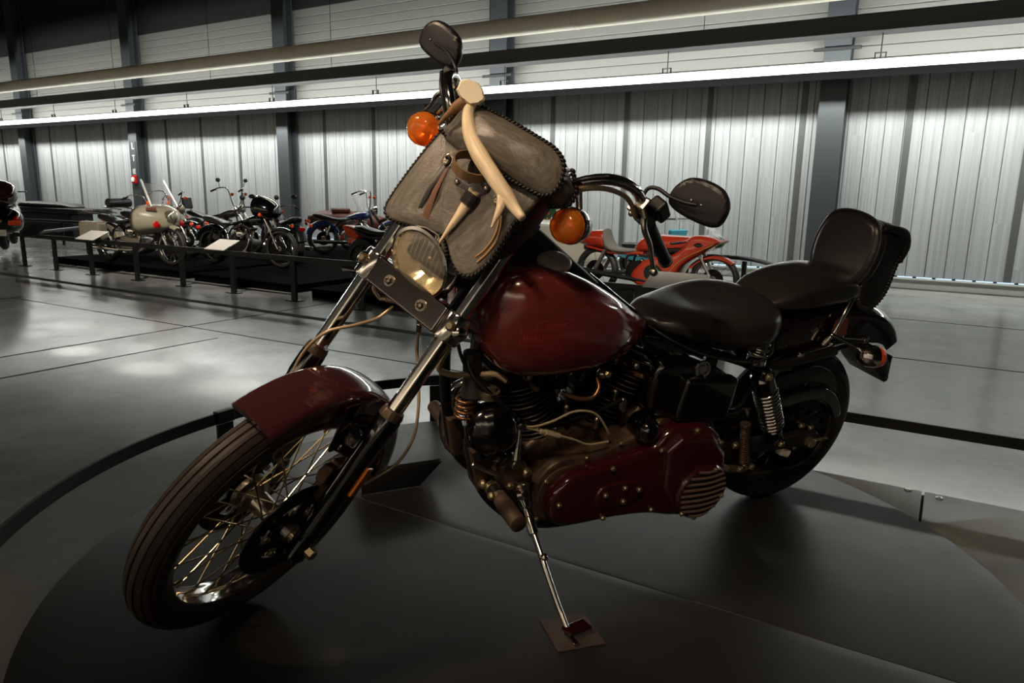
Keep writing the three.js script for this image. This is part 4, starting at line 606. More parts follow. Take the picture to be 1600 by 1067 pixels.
B('pillion_seat', body([[0.318, 0.805, 0.785, 0.05], [0.3, 0.82, 0.778, 0.085], [0.24, 0.853, 0.772, 0.112], [0.16, 0.88, 0.772, 0.12], [0.06, 0.894, 0.778, 0.12], [-0.03, 0.888, 0.783, 0.113], [-0.075, 0.868, 0.792, 0.095], [-0.09, 0.845, 0.81, 0.05]].map(([x, yt, yb, w]) => ({ x, yt, yb, w, e: 2.8 })), 44, 40), M.seat);
{ const o = [[-0.105, 0.86], [-0.128, 0.93], [-0.125, 1.0], [-0.1, 1.06], [-0.05, 1.084], [0.05, 1.084], [0.1, 1.06], [0.125, 1.0], [0.128, 0.93], [0.105, 0.86], [0.05, 0.845], [-0.05, 0.845]];
  const o2 = o.map(p => [p[0] * 0.93, 0.845 + (p[1] - 0.845) * 0.93]); const g = prof(o2, -0.03, 0.03, 0.024, 60); g.rotateY(Math.PI / 2); g.translate(-0.06, 0, 0); const m = new THREE.Matrix4().makeTranslation(-0.07, 0.86, 0).multiply(new THREE.Matrix4().makeRotationZ(0.16)).multiply(new THREE.Matrix4().makeTranslation(0.07, -0.86, 0)); g.applyMatrix4(m);
  const bk = B('backrest', g, M.seat); const pp = smoothPts(o2, 60).map(p => [-0.042, p[1], p[0]]); const pg = tube(pp, 0.004, 120, 6, true); pg.applyMatrix4(m); obj('piping', pg, M.seat, bk); }
// ------------------------------------------------------------------ leather bag, antlers (hung on the front of the motorcycle)
const bagM = bikeM.clone().multiply(steerM).multiply(new THREE.Matrix4().makeBasis(V(0, 0, -1), V(-0.5, 0.866, 0), V(0.866, 0.5, 0)).setPosition(1.42, 1.08, 0));
const hung = (n, l, c) => place(thing(n, l, c), bagM);
{
  const b = hung('leather_bag', 'laced brown leather windshield bag with conchos above the headlamp of the maroon motorcycle', 'bag');
  const lower = [[-0.108, 0.185], [-0.117, 0.163], [-0.13, 0.074], [-0.134, -0.03], [-0.128, -0.05], [-0.108, -0.056], [-0.054, -0.043], [0.0, -0.022], [0.045, -0.018], [0.068, -0.034], [0.09, -0.052], [0.118, -0.062], [0.142, -0.052], [0.158, -0.01], [0.158, 0.08], [0.168, 0.19]];
  const upper = [[-0.104, 0.166], [-0.1, 0.2], [-0.094, 0.235], [-0.08, 0.252], [-0.012, 0.264], [0.086, 0.268], [0.155, 0.266], [0.186, 0.25], [0.202, 0.215], [0.2, 0.188], [0.186, 0.174], [0.1, 0.166]];
  C('front_panel', pillow(smoothPts(lower, 90), -0.004, 0.016), M.leather, b); C('flap', pillow(smoothPts(upper, 80), 0.016, 0.03, 0.05), M.leather, b);
  C('back_body', prof(smoothPts([[-0.1, 0.0], [-0.095, 0.22], [-0.07, 0.245], [0.15, 0.25], [0.17, 0.22], [0.15, 0.02], [0.1, -0.01], [-0.05, 0.0]], 60), -0.085, -0.004, 0.014), M.darkLeather, b);
  C('side_gusset', loft([[V(0.16, 0.26, 0.02), V(0.2, 0.22, 0.02), V(0.2, 0.19, 0.02), V(0.165, 0.17, 0.02)], [V(0.17, 0.258, -0.05), V(0.212, 0.22, -0.055), V(0.212, 0.185, -0.055), V(0.175, 0.165, -0.05)]]), M.leather, b);
  const lg = ell(0, 0, 0, 0.0075, 0.0044, 0.0075, 10, 8);
  const laceAlong = (pts, z, from, to, step = 0.0098) => { const c = new THREE.CatmullRomCurve3(pts.map(p => V(p[0], p[1], z)), false, 'centripetal'), n = Math.round(c.getLength() / step); for (let i = 0; i <= n; i++) { const p = c.getPointAt(i / n), t = c.getTangentAt(i / n); const m = C('lace', lg, M.lace, b); m.position.copy(p); m.rotation.z = Math.atan2(t.y, t.x) + 0.72; } };
  laceAlong(lower, 0.008); laceAlong(upper.slice(1, 11), 0.03); laceAlong([[-0.104, 0.17], [0.0, 0.164], [0.1, 0.164], [0.18, 0.172]], 0.032); laceAlong([[0.178, 0.258], [0.213, 0.222], [0.213, 0.19], [0.18, 0.168]], -0.045);
  for (const [x, y] of [[-0.052, 0.127], [0.106, 0.118]]) { C('concho', lathe([[0, 0.008], [0.006, 0.008], [0.012, 0.006], [0.0185, 0.002], [0.0195, 0], [0.014, -0.001], [0, -0.001]], [x, y, 0.022], [0, 0, 1], 28), M.concho, b, 'silver concho'); C('lace_knot', [tube([[x - 0.006, y, 0.029], [x, y + 0.006, 0.034], [x + 0.007, y - 0.002, 0.031], [x + 0.002, y - 0.016, 0.029]], 0.0036, 18, 8)], M.lace, b); }
  const strip = (a, c, w0, w1, z) => loft([[a, w0], [[(a[0] + c[0]) / 2, (a[1] + c[1]) / 2], (w0 + w1) / 2], [c, w1]].map(([p, w], i) => { const q = z + (i === 1 ? 0.008 : 0); return [V(p[0] - w, p[1], q), V(p[0] + w, p[1], q), V(p[0] + w, p[1], q + 0.003), V(p[0] - w, p[1], q + 0.003)]; }));
  C('tassel', strip([-0.054, 0.112], [-0.046, -0.004], 0.007, 0.005, 0.022), M.lace, b); C('tassel', strip([-0.044, 0.108], [-0.022, -0.006], 0.003, 0.009, 0.024), M.tan, b, 'tan leather tassel strip');
  C('tassel', tube([[0.106, 0.112, 0.03], [0.125, 0.09, 0.026], [0.14, 0.05, 0.022], [0.138, 0.01, 0.02], [0.13, -0.012, 0.02]], 0.0026, 30, 6), M.cord, b); C('tassel', tube([[0.108, 0.112, 0.03], [0.135, 0.085, 0.026], [0.15, 0.045, 0.022], [0.148, 0.01, 0.02], [0.14, -0.02, 0.02]], 0.0026, 30, 6), M.cord, b);
  // strap holding the tine, rivets, ring holding the antler
  const sp = prof([[-0.012, 0.108], [0.005, 0.118], [0.062, 0.132], [0.074, 0.122], [0.066, 0.104], [0.05, 0.094], [0.0, 0.086], [-0.012, 0.094]], 0.02, 0.026, 0.002, 50); C('strap', sp, M.darkLeather, b);
  C('tine_loop', lathe([[0.016, -0.014], [0.0185, -0.014], [0.019, 0], [0.0185, 0.014], [0.016, 0.014]], [0.05, 0.082, 0.034], [0.02, 1, 0], 28), M.darkLeather, b);
  for (const [x, y] of [[-0.004, 0.098], [0.064, 0.121], [0.058, 0.1], [0.02, 0.114]]) C('rivet', ell(x, y, 0.027, 0.0055, 0.0055, 0.003, 14, 8), M.bolt, b);
  C('ring', lathe([[0.0405, -0.011], [0.0435, -0.011], [0.0435, 0.011], [0.0405, 0.011], [0.0405, -0.011]], [0.022, 0.142, 0.055], [0.1, 0.82, 0.62], 44), M.ring, b, 'brown leather ring');
  C('strap', strip([0.0, 0.165], [0.012, 0.12], 0.006, 0.005, 0.024), M.darkLeather, b);
}
{
  const a = hung('antler', 'long pale antler with a cut burr hung through the leather ring of the bag', 'antler');
  C('beam', taper([[-0.066, 0.262, 0.06], [-0.052, 0.23, 0.062], [-0.018, 0.196, 0.066], [0.03, 0.17, 0.068], [0.08, 0.15, 0.064], [0.128, 0.132, 0.058], [0.16, 0.12, 0.056], [0.188, 0.112, 0.058]], [0.014, 0.0125, 0.016, 0.0185, 0.0175, 0.0165, 0.012, 0.0085], 50, 18), M.antler, a);
  C('tine', taper([[0.118, 0.134, 0.058], [0.132, 0.112, 0.062], [0.139, 0.088, 0.064], [0.142, 0.06, 0.06]], [0.014, 0.0105, 0.0065, 0.0022], 26, 14), M.antler, a);
  const rim = []; { const n = 44; for (const [k, z] of [[0.78, -0.016], [1.0, -0.008], [1.02, 0.002], [0.9, 0.007]]) rim.push(Array.from({ length: n }, (_, i) => { const t = i / n * 2 * Math.PI, r = 0.025 * k * (1 + 0.03 * Math.sin(t * 9) + 0.035 * Math.sin(t * 5 + 1) + 0.025 * Math.sin(t * 17 + 2)); return V(r * 1.22 * Math.cos(t), r * 0.92 * Math.sin(t), z); })); }
  const burr = toCreasedNormals(loft(rim), 0.7); burr.rotateX(-0.05); burr.rotateY(0.42); burr.translate(-0.066, 0.268, 0.075); C('burr', burr, M.antlerCut, a, 'pale sawn burr end');
  C('brow_tine', taper([[-0.07, 0.25, 0.066], [-0.08, 0.228, 0.07], [-0.087, 0.205, 0.07], [-0.098, 0.176, 0.064]], [0.014, 0.0115, 0.007, 0.004], 24, 14), M.browTine, a, 'brown grooved brow tine');
  const t = hung('antler_tine', 'single pale pointed antler tine held in the strap loop above the headlamp', 'antler');
  C('tine', taper([[0.049, 0.104, 0.036], [0.051, 0.06, 0.037], [0.049, 0.014, 0.036], [0.045, -0.032, 0.034]], [0.0135, 0.0115, 0.0075, 0.0018], 34, 16), M.antler, t);
}
{ const p = V(-0.205, 0.8, 0), c = thing('luggage_bag', 'black fur trimmed leather bag strapped behind the backrest of the maroon motorcycle', 'bag'); place(c, bikeM.clone().multiply(new THREE.Matrix4().makeTranslation(0.035, 0.012, 0)).multiply(new THREE.Matrix4().makeScale(1, 0.985, 0.94)));
  const sh = [[-0.115, 0.79], [-0.18, 0.775], [-0.22, 0.82], [-0.235, 0.93], [-0.25, 0.99], [-0.22, 1.035], [-0.15, 1.045], [-0.12, 1.04], [-0.1, 0.93]];
  C('pouch', prof(sh, -0.112, 0.112, 0.025, 60), M.darkLeather, c);
  const lid = prof([[-0.24, 0.93], [-0.263, 0.985], [-0.23, 1.042], [-0.15, 1.056], [-0.12, 1.045], [-0.19, 1.025], [-0.228, 0.99]], -0.118, 0.118, 0.008, 50); C('flap', lid, M.darkLeather, c);
  const lg = ell(0, 0, 0, 0.012, 0.006, 0.009, 10, 8), cv = new THREE.CatmullRomCurve3(sh.map(q => V(q[0], q[1], -0.104)), true, 'centripetal'); for (let i = 0; i < 62; i++) { const q = cv.getPointAt(i / 62), t = cv.getTangentAt(i / 62), m = C('lace', lg, M.lace, c); m.position.copy(q); m.rotation.z = Math.atan2(t.y, t.x) + 0.9; }
  for (let i = 0; i < 9; i++) C('fringe', taper([[-0.23 + i * 0.012, 0.8 - i * 0.003, -0.06 + (i % 3) * 0.05], [-0.225 + i * 0.012, 0.775 - i * 0.002, -0.06 + (i % 3) * 0.05]], [0.005, 0.003], 6, 7), M.lace, c);
}
// ------------------------------------------------------------------ the exhibits in the background
const PB = 0.12;
function stage(label, x0, x1, z0, z1, h = PB) { const t = thing('display_stage', label, 'platform', [(x0 + x1) / 2, 0, (z0 + z1) / 2]); obj('top_panel', bx(x1 - x0, 0.02, z1 - z0, 0, h - 0.01, 0, 0, 0, 0, 0.004), M.stage, t); obj('frame', bx(x1 - x0 - 0.05, h - 0.02, z1 - z0 - 0.05, 0, (h - 0.02) / 2, 0, 0, 0, 0, 0.01), M.stage, t); }
stage('low black stage under the cream touring motorcycle at far left', -14.2, -10.3, -10.15, -7.05); stage('low black stage under the black motorcycles in the middle of the row', -10.05, -7.75, -10.2, -6.98); stage('low black stage under the motorcycle with the orange tail', -7.35, -4.9, -9.0, -6.85); stage('low black stage far back under the blue chopper', -12.6, -8.6, -12.7, -10.25); stage('low black stage under the red racing motorcycle', -4.85, -1.95, -10.05, -8.3, 0.06);
const sharedSpoke = rod([0.03, 0, 0.02], [0.25, 0, 0.0], 0.0035, 0.0035, 6);
function wheel(name, parent, x, r, w, rim, cast) {
  const g = sub(name, parent); g.position.set(x, PB * 0 + r, 0); const h = w / 2, tp = []; for (let i = 0; i <= 28; i++) { const a = -2 + 4 * i / 28; tp.push([r - h + h * Math.cos(a), h * Math.sin(a)]); } tp.push([r * 0.8, h * 0.55], [r * 0.8, -h * 0.55]); tp.push(tp[0]);
  obj('tyre', lathe(tp, [0, 0, 0], [0, 0, 1], 48, 0.6), M.rubber, g);
  obj('rim', lathe([[r * 0.81, -h * 0.6], [r * 0.77, -h * 0.5], [r * 0.74, 0], [r * 0.77, h * 0.5], [r * 0.81, h * 0.6], [r * 0.77, 0], [r * 0.81, -h * 0.6]], [0, 0, 0], [0, 0, 1], 48), rim, g);
  obj('hub', lathe([[0, -0.06], [0.04, -0.06], [0.055, -0.03], [0.055, 0.03], [0.04, 0.06], [0, 0.06]], [0, 0, 0], [0, 0, 1], 24), M.alu, g);
  obj('brake_disc', lathe([[0.05, 0.065], [0.14, 0.065], [0.14, 0.07], [0.05, 0.07]], [0, 0, 0], [0, 0, 1], 32), M.disc, g);
  for (let i = 0; i < 14; i++) { const s = obj('spoke', sharedSpoke, cast || M.dullChrome, g); s.rotation.z = i / 14 * 2 * Math.PI; s.scale.set(r / 0.33, 1, i % 2 ? 1 : -1); }
  return g;
}
function bgBike(name, label, x, z, deg, o) {
  const t = thing(name, label, 'motorcycle', [x, PB, z], R(deg)), P = (n, g, m) => obj(n, g, m, t), wb = o.wb || 1.5, xf = wb / 2, xr = -wb / 2, rf = o.rf || 0.325, rw = 0.32, hr = o.rake ?? 0.5, topX = xf - Math.tan(hr) * (0.92 - rf), bh = o.bars || 1.12;
  wheel('front_wheel', t, xf, rf, o.tf || 0.09, o.rim || M.chrome, o.cast); wheel('rear_wheel', t, xr, rw, 0.125, o.rim || M.chrome, o.cast);
  for (const s of [-1, 1]) { const fx = y => xf - Math.tan(hr) * (y - rf); P('fork_tube', [rod([xf, rf, s * 0.09], [fx(0.5), 0.5, s * 0.09], 0.027, 0.027, 12), rod([fx(0.48), 0.48, s * 0.09], [fx(0.92), 0.92, s * 0.09], 0.019, 0.019, 12)], M.chrome); P('shock_absorber', [rod([xr + 0.02, rw, s * 0.14], [xr + 0.14, 0.62, s * 0.14], 0.014), rod([xr + 0.05, rw + 0.07, s * 0.14], [xr + 0.12, 0.57, s * 0.14], 0.03, 0.03, 14)], o.black ? M.satin : M.chrome); }
  const ft = guard(Array.from({ length: 14 }, (_, i) => { const a = R(o.f0 ?? 60) + i / 13 * R(o.fl ?? 90); return [xf + (rf + 0.035) * Math.cos(a), rf + (rf + 0.035) * Math.sin(a), Math.cos(a), Math.sin(a)]; }), 0.06, 0.03); P('front_fender', ft, o.paint);
  P('rear_fender', guard(Array.from({ length: 16 }, (_, i) => { const a = R(20) + i / 15 * R(145); return [xr + (rw + 0.05) * Math.cos(a), rw + (rw + 0.05) * Math.sin(a), Math.cos(a), Math.sin(a)]; }), 0.085, 0.07), o.paint);
  P('frame', [tube([[topX - 0.03, 0.88, 0.04], [topX + 0.05, 0.5, 0.1], [0.1, 0.2, 0.12], [-0.35, 0.2, 0.12], [-0.5, 0.5, 0.12], [-0.3, 0.68, 0.08], [topX - 0.05, 0.84, 0.03]], 0.016, 50, 8), tube([[topX - 0.03, 0.88, -0.04], [topX + 0.05, 0.5, -0.1], [0.1, 0.2, -0.12], [-0.35, 0.2, -0.12], [-0.5, 0.5, -0.12], [-0.3, 0.68, -0.08], [topX - 0.05, 0.84, -0.03]], 0.016, 50, 8)], M.satin);
  const e = P('engine', [prof([[0.2, 0.22], [0.22, 0.42], [0.05, 0.46], [-0.3, 0.46], [-0.34, 0.3], [-0.25, 0.2]], -0.13, 0.13, 0.03, 30)], o.black ? M.engine : M.alu);
  for (const l of [0.38, -0.38]) obj('cylinder', [0, 1, 2, 3, 4, 5, 6, 7].map(i => { const g = lathe([[0.03, -0.006], [0.075, -0.006], [0.08, 0], [0.075, 0.006], [0.03, 0.006]], [0, 0, 0], [0, 1, 0], 20); g.applyQuaternion(new THREE.Quaternion().setFromAxisAngle(V(0, 0, 1), -l)); g.translate(-0.02 + Math.sin(l) * (0.12 + i * 0.026), 0.36 + Math.cos(l) * (0.1 + i * 0.026), 0); return g; }).concat([bx(0.17, 0.06, 0.16, -0.02 + Math.sin(l) * 0.33, 0.36 + Math.cos(l) * 0.32, 0, 0, 0, -l, 0.02)]), o.black ? M.fins : M.alu, e);
  obj('air_cleaner', lathe([[0, 0.04], [0.07, 0.035], [0.09, 0.02], [0.092, -0.02], [0, -0.02]], [0.0, 0.55, 0.17], [0, 0, 1], 28), M.chrome, e); obj('primary_cover', prof([[0.2, 0.3], [0.15, 0.37], [-0.28, 0.4], [-0.36, 0.3], [-0.28, 0.2], [0.1, 0.22]], -0.19, -0.12, 0.02, 40), o.black ? M.gloss : M.chrome, e);
  P('exhaust', [tube([[0.12, 0.62, 0.1], [0.22, 0.5, 0.16], [0.12, 0.28, 0.18], [-0.3, 0.24, 0.19]], 0.022, 30, 10), rod([-0.28, 0.24, 0.19], [-0.95, 0.27, 0.2], 0.035, 0.042, 16)], M.chrome);
  P('fuel_tank', body([[-0.22, 0.74, 0.72, 0.03], [-0.1, 0.79, 0.7, 0.08], [0.05, 0.85, 0.69, 0.125], [0.2, 0.88, 0.7, 0.135], [0.3, 0.87, 0.73, 0.1], [0.34, 0.83, 0.77, 0.03]].map(([a, yt, yb, w]) => ({ x: a + (topX - 0.32), yt, yb, w, e: 2.5 })), 28, 22), o.tank || o.paint);
  P('seat', body([[-0.16, 0.74, 0.7, 0.05], [-0.25, 0.745, 0.68, 0.12], [-0.42, 0.735, 0.67, 0.15], [-0.58, 0.775, 0.68, 0.14], [-0.75, 0.82, 0.7, 0.12], [-0.88, 0.83, 0.74, 0.08], [-0.92, 0.81, 0.77, 0.03]].map(([a, yt, yb, w]) => ({ x: a, yt, yb, w })), 28, 24), M.seat);
  if (o.backrest) P('backrest', [bx(0.06, 0.24, 0.26, -0.92, 0.98, 0, 0, 0, 0.15, 0.028), rod([-0.88, 0.7, 0.1], [-0.93, 0.95, 0.08], 0.009), rod([-0.88, 0.7, -0.1], [-0.93, 0.95, -0.08], 0.009)], M.seat);
  const hb = P('handlebar', tube([[topX - 0.28, bh - 0.06, -0.4], [topX - 0.14, bh, -0.36], [topX - 0.04, bh, -0.24], [topX - 0.02, 0.95, -0.08], [topX - 0.02, 0.95, 0.08], [topX - 0.04, bh, 0.24], [topX - 0.14, bh, 0.36], [topX - 0.28, bh - 0.06, 0.4]], 0.012, 60, 8), M.chrome);
  for (const s of [-1, 1]) {
    obj('grip', rod([topX - 0.3, bh - 0.068, s * 0.403], [topX - 0.18, bh - 0.02, s * 0.378], 0.018), M.rubber, hb); obj('lever', rod([topX - 0.12, bh, s * 0.36], [topX - 0.2, bh - 0.03, s * 0.44], 0.006), M.chrome, hb);
    if (o.mirrors !== false) P('mirror', [ell(topX - 0.1, bh + 0.16, s * 0.4, 0.02, 0.042, 0.062), rod([topX - 0.12, bh, s * 0.34], [topX - 0.1, bh + 0.15, s * 0.39], 0.006)], M.mirrorShell);
    if (o.signals !== false) { P('turn_signal', lathe([[0, 0.035], [0.025, 0.03], [0.036, 0], [0, -0.04]], [topX + 0.05, bh - 0.12, s * 0.2], [1, 0, 0], 20), M.orangeLens); P('rear_turn_signal', lathe([[0, 0.035], [0.025, 0.03], [0.036, 0], [0, -0.04]], [xr - 0.3, 0.68, s * 0.17], [-1, 0, 0], 20), M.orangeLens); }
  }
  if (o.lamp !== false) { const l = P('headlamp', lathe([[0, -0.11], [0.05, -0.1], [0.085, -0.03], [0.088, 0]], [topX + 0.14, 0.89, 0], [1, 0, 0], 28), o.black ? M.gloss : M.chrome); obj('lens', lathe([[0.085, -0.002], [0.08, 0.008], [0.05, 0.02], [0, 0.026]], [topX + 0.14, 0.89, 0], [1, 0, 0], 28, 1), M.lampFace, l); }
  P('tail_lamp', bx(0.05, 0.07, 0.1, xr - 0.33, 0.62, 0, 0, 0, 0.3, 0.02), o.tail || M.redLens);
  t.userData.part = P; delete t.userData.part; return { t, P, topX, xf, xr, bh };
}
{ // cream tourer: frame-mounted fairing, screen posts, saddle boxes
  const b = bgBike('motorcycle', 'cream touring motorcycle with big fairing and tall screen posts at left of the row', -11.95, -7.35, 8, { wb: 1.5, paint: M.cream, bars: 1.16, lamp: false, mirrors: false, rake: 0.45 });
  const f = b.P('fairing', [loft([0, 1, 2, 3, 4, 5].map(i => { const k = i / 5, x = b.topX - 0.08 + k * 0.42, hw = 0.47 * (1 - k * k * 0.72), yb = 0.5 + k * 0.14, yt = 1.02 - k * k * 0.2; return Array.from({ length: 28 }, (_, j) => { const a = j / 28 * 2 * Math.PI, c = Math.cos(a), s = Math.sin(a); return V(x, (yt + yb) / 2 + Math.sign(s) * Math.abs(s) ** 0.7 * (yt - yb) / 2, Math.sign(c) * Math.abs(c) ** 0.7 * hw); }); }))], M.cream);
  obj('headlamp', lathe([[0.12, -0.05], [0.125, 0.0], [0.115, 0.008], [0.08, 0.022], [0, 0.032]], [b.topX + 0.33, 0.8, 0], [1, 0, 0], 30), M.lampFace, f);
  for (const s of [-1, 1]) { obj('marker', bx(0.02, 0.06, 0.15, b.topX + 0.2, 0.95, s * 0.28, 0, -s * 0.8, 0, 0.008), M.brown, f); obj('fog_lamp', lathe([[0.05, -0.02], [0.055, 0.01], [0.03, 0.025], [0, 0.03]], [b.topX + 0.27, 0.7, s * 0.26], [0.9, 0, s * 0.4], 22), M.redLens, f); obj('screen_post', rod([b.topX + 0.2, 0.98, s * 0.26], [b.topX - 0.05, 1.42, s * 0.22], 0.016), M.chromeBright, f); b.P('saddle_box', bx(0.5, 0.3, 0.2, -0.75, 0.56, s * 0.28, 0, 0, 0, 0.05), M.cream); }
  const sc = []; obj('screen', loft([[V(b.topX + 0.2, 1.0, -0.3), V(b.topX + 0.2, 1.0, 0.3), V(b.topX + 0.194, 1.0, 0.3), V(b.topX + 0.194, 1.0, -0.3)], [V(b.topX - 0.04, 1.36, -0.22), V(b.topX - 0.04, 1.36, 0.22), V(b.topX - 0.046, 1.36, 0.22), V(b.topX - 0.046, 1.36, -0.22)]]), M.screen, f);
  b.P('rack', [tube([[-0.7, 0.84, -0.16], [-1.15, 0.88, -0.16], [-1.15, 0.88, 0.16], [-0.7, 0.84, 0.16]], 0.01, 24, 8)], M.chrome);
}
{ const b = bgBike('motorcycle', 'black motorcycle with a small black headlamp fairing and white stripe in the row', -10.3, -8.25, 8, { wb: 1.5, paint: M.gloss, black: true, bars: 1.0, lamp: false, rake: 0.48, rim: M.disc, cast: M.satin });
  const f = b.P('fairing', [loft([0, 1, 2, 3, 4].map(i => { const k = i / 4, x = b.topX - 0.1 + k * 0.34, r = Math.sqrt(1 - (k * 0.86) ** 2); return Array.from({ length: 26 }, (_, j) => { const a = j / 26 * 2 * Math.PI; return V(x, 1.0 - k * 0.06 + 0.2 * r * Math.sin(a), 0.24 * r * Math.cos(a)); }); }))], M.gloss);
  obj('stripe', [tube([0, 1, 2, 3, 4].map(i => { const k = i / 4, r = Math.sqrt(1 - (k * 0.86) ** 2); return [b.topX - 0.1 + k * 0.34, 1.0 - k * 0.06 + 0.2 * r, 0.06 * r]; }), 0.009, 20, 6)], M.white, f); obj('headlamp', lathe([[0.085, -0.02], [0.085, 0.0], [0.05, 0.02], [0, 0.026]], [b.topX + 0.2, 0.9, 0], [1, -0.1, 0], 26), M.lampFace, f); }
{ const b = bgBike('motorcycle', 'black motorcycle with luggage rack half hidden behind the cream touring motorcycle', -13.2, -8.55, 12, { wb: 1.5, paint: M.gloss, black: true, bars: 1.22, mirrors: false, rake: 0.48 }); b.P('pannier', bx(0.42, 0.3, 0.18, -0.85, 0.6, 0.27, 0, 0, 0, 0.05), M.satin); b.P('pannier', bx(0.42, 0.3, 0.18, -0.85, 0.6, -0.27, 0, 0, 0, 0.05), M.satin); b.P('rack', [tube([[-0.75, 0.86, -0.16], [-1.2, 0.9, -0.16], [-1.2, 0.9, 0.16], [-0.75, 0.86, 0.16]], 0.012, 24, 8)], M.chrome); b.P('bedroll', rod([-0.98, 0.98, -0.26], [-0.98, 0.98, 0.26], 0.09, 0.09, 20), M.satin); }
bgBike('motorcycle', 'grey and chrome cruiser motorcycle with high handlebar behind the black fairing motorcycle', -13.0, -9.85, 11, { wb: 1.6, paint: M.grey, bars: 1.3, backrest: true, rake: 0.6 });
bgBike('motorcycle', 'blue chopper motorcycle with long chrome fork seen from the side far back', -10.7, -11.4, 55, { wb: 1.45, paint: M.blue, bars: 1.28, rake: 0.66, mirrors: false, f0: 75, fl: 70 });
bgBike('motorcycle', 'black motorcycle facing away with red tail lamp and chrome seat rail in the row', -10.7, -9.35, 158, { wb: 1.5, paint: M.satin, black: true, bars: 1.0 });
{ const b = bgBike('motorcycle', 'dark motorcycle with grey seat and orange pointed tail, mostly behind the fork tube', -6.05, -7.22, -10, { wb: 1.42, paint: M.satin, black: true, bars: 1.0, tail: M.orangeLens, rim: M.dullChrome }); b.P('tail_cowl', [prof([[-0.78, 0.72], [-0.9, 0.8], [-1.12, 0.83], [-1.02, 0.7], [-0.85, 0.66]], -0.09, 0.09, 0.03, 30)], M.orangeLens); b.P('seat_cover', body([[-0.3, 0.78, 0.72, 0.08], [-0.5, 0.8, 0.73, 0.12], [-0.75, 0.84, 0.76, 0.1], [-0.9, 0.84, 0.8, 0.04]].map(([a, yt, yb, w]) => ({ x: a, yt, yb, w })), 24, 16), M.satin); }
{ // sidecar with clear screen behind the blue chopper
  const s = thing('sidecar', 'rust coloured sidecar body with a clear rounded windscreen behind the blue chopper', 'sidecar', [-11.5, PB, -12.0], R(50));
  obj('body', body([[-0.9, 0.75, 0.6, 0.1], [-0.6, 0.85, 0.4, 0.3], [0, 0.85, 0.35, 0.34], [0.5, 0.8, 0.38, 0.3], [0.95, 0.62, 0.45, 0.12]].map(([x, yt, yb, w]) => ({ x, yt, yb, w })), 28, 24), M.brown, s);
  obj('screen', loft([0, 1, 2, 3, 4, 5, 6].map(i => { const a = (i / 6 - 0.5) * 2.2; const o = V(0.35 * Math.cos(a) - 0.1, 0, 0.33 * Math.sin(a)); return [V(o.x + 0.2, 0.8, o.z), V(o.x, 1.32 - Math.abs(a) * 0.12, o.z * 0.8), V(o.x - 0.008, 1.32 - Math.abs(a) * 0.12, o.z * 0.8), V(o.x + 0.192, 0.8, o.z)]; })), M.screen, s); obj('screen_edge', tube([0, 1, 2, 3, 4, 5, 6].map(i => { const a = (i / 6 - 0.5) * 2.2; return [0.35 * Math.cos(a) - 0.1, 1.32 - Math.abs(a) * 0.12, 0.264 * Math.sin(a)]; }), 0.008, 24, 6), M.chromeBright, s);
  obj('seat', bx(0.4, 0.1, 0.5, -0.2, 0.86, 0, 0, 0, 0, 0.04), M.brown, s); const w = wheel('wheel', s, 0, 0.3, 0.1, M.chrome); w.position.z = 0.5; obj('axle', rod([0, 0.3, 0.1], [0, 0.3, 0.5], 0.02), M.satin, s);
}
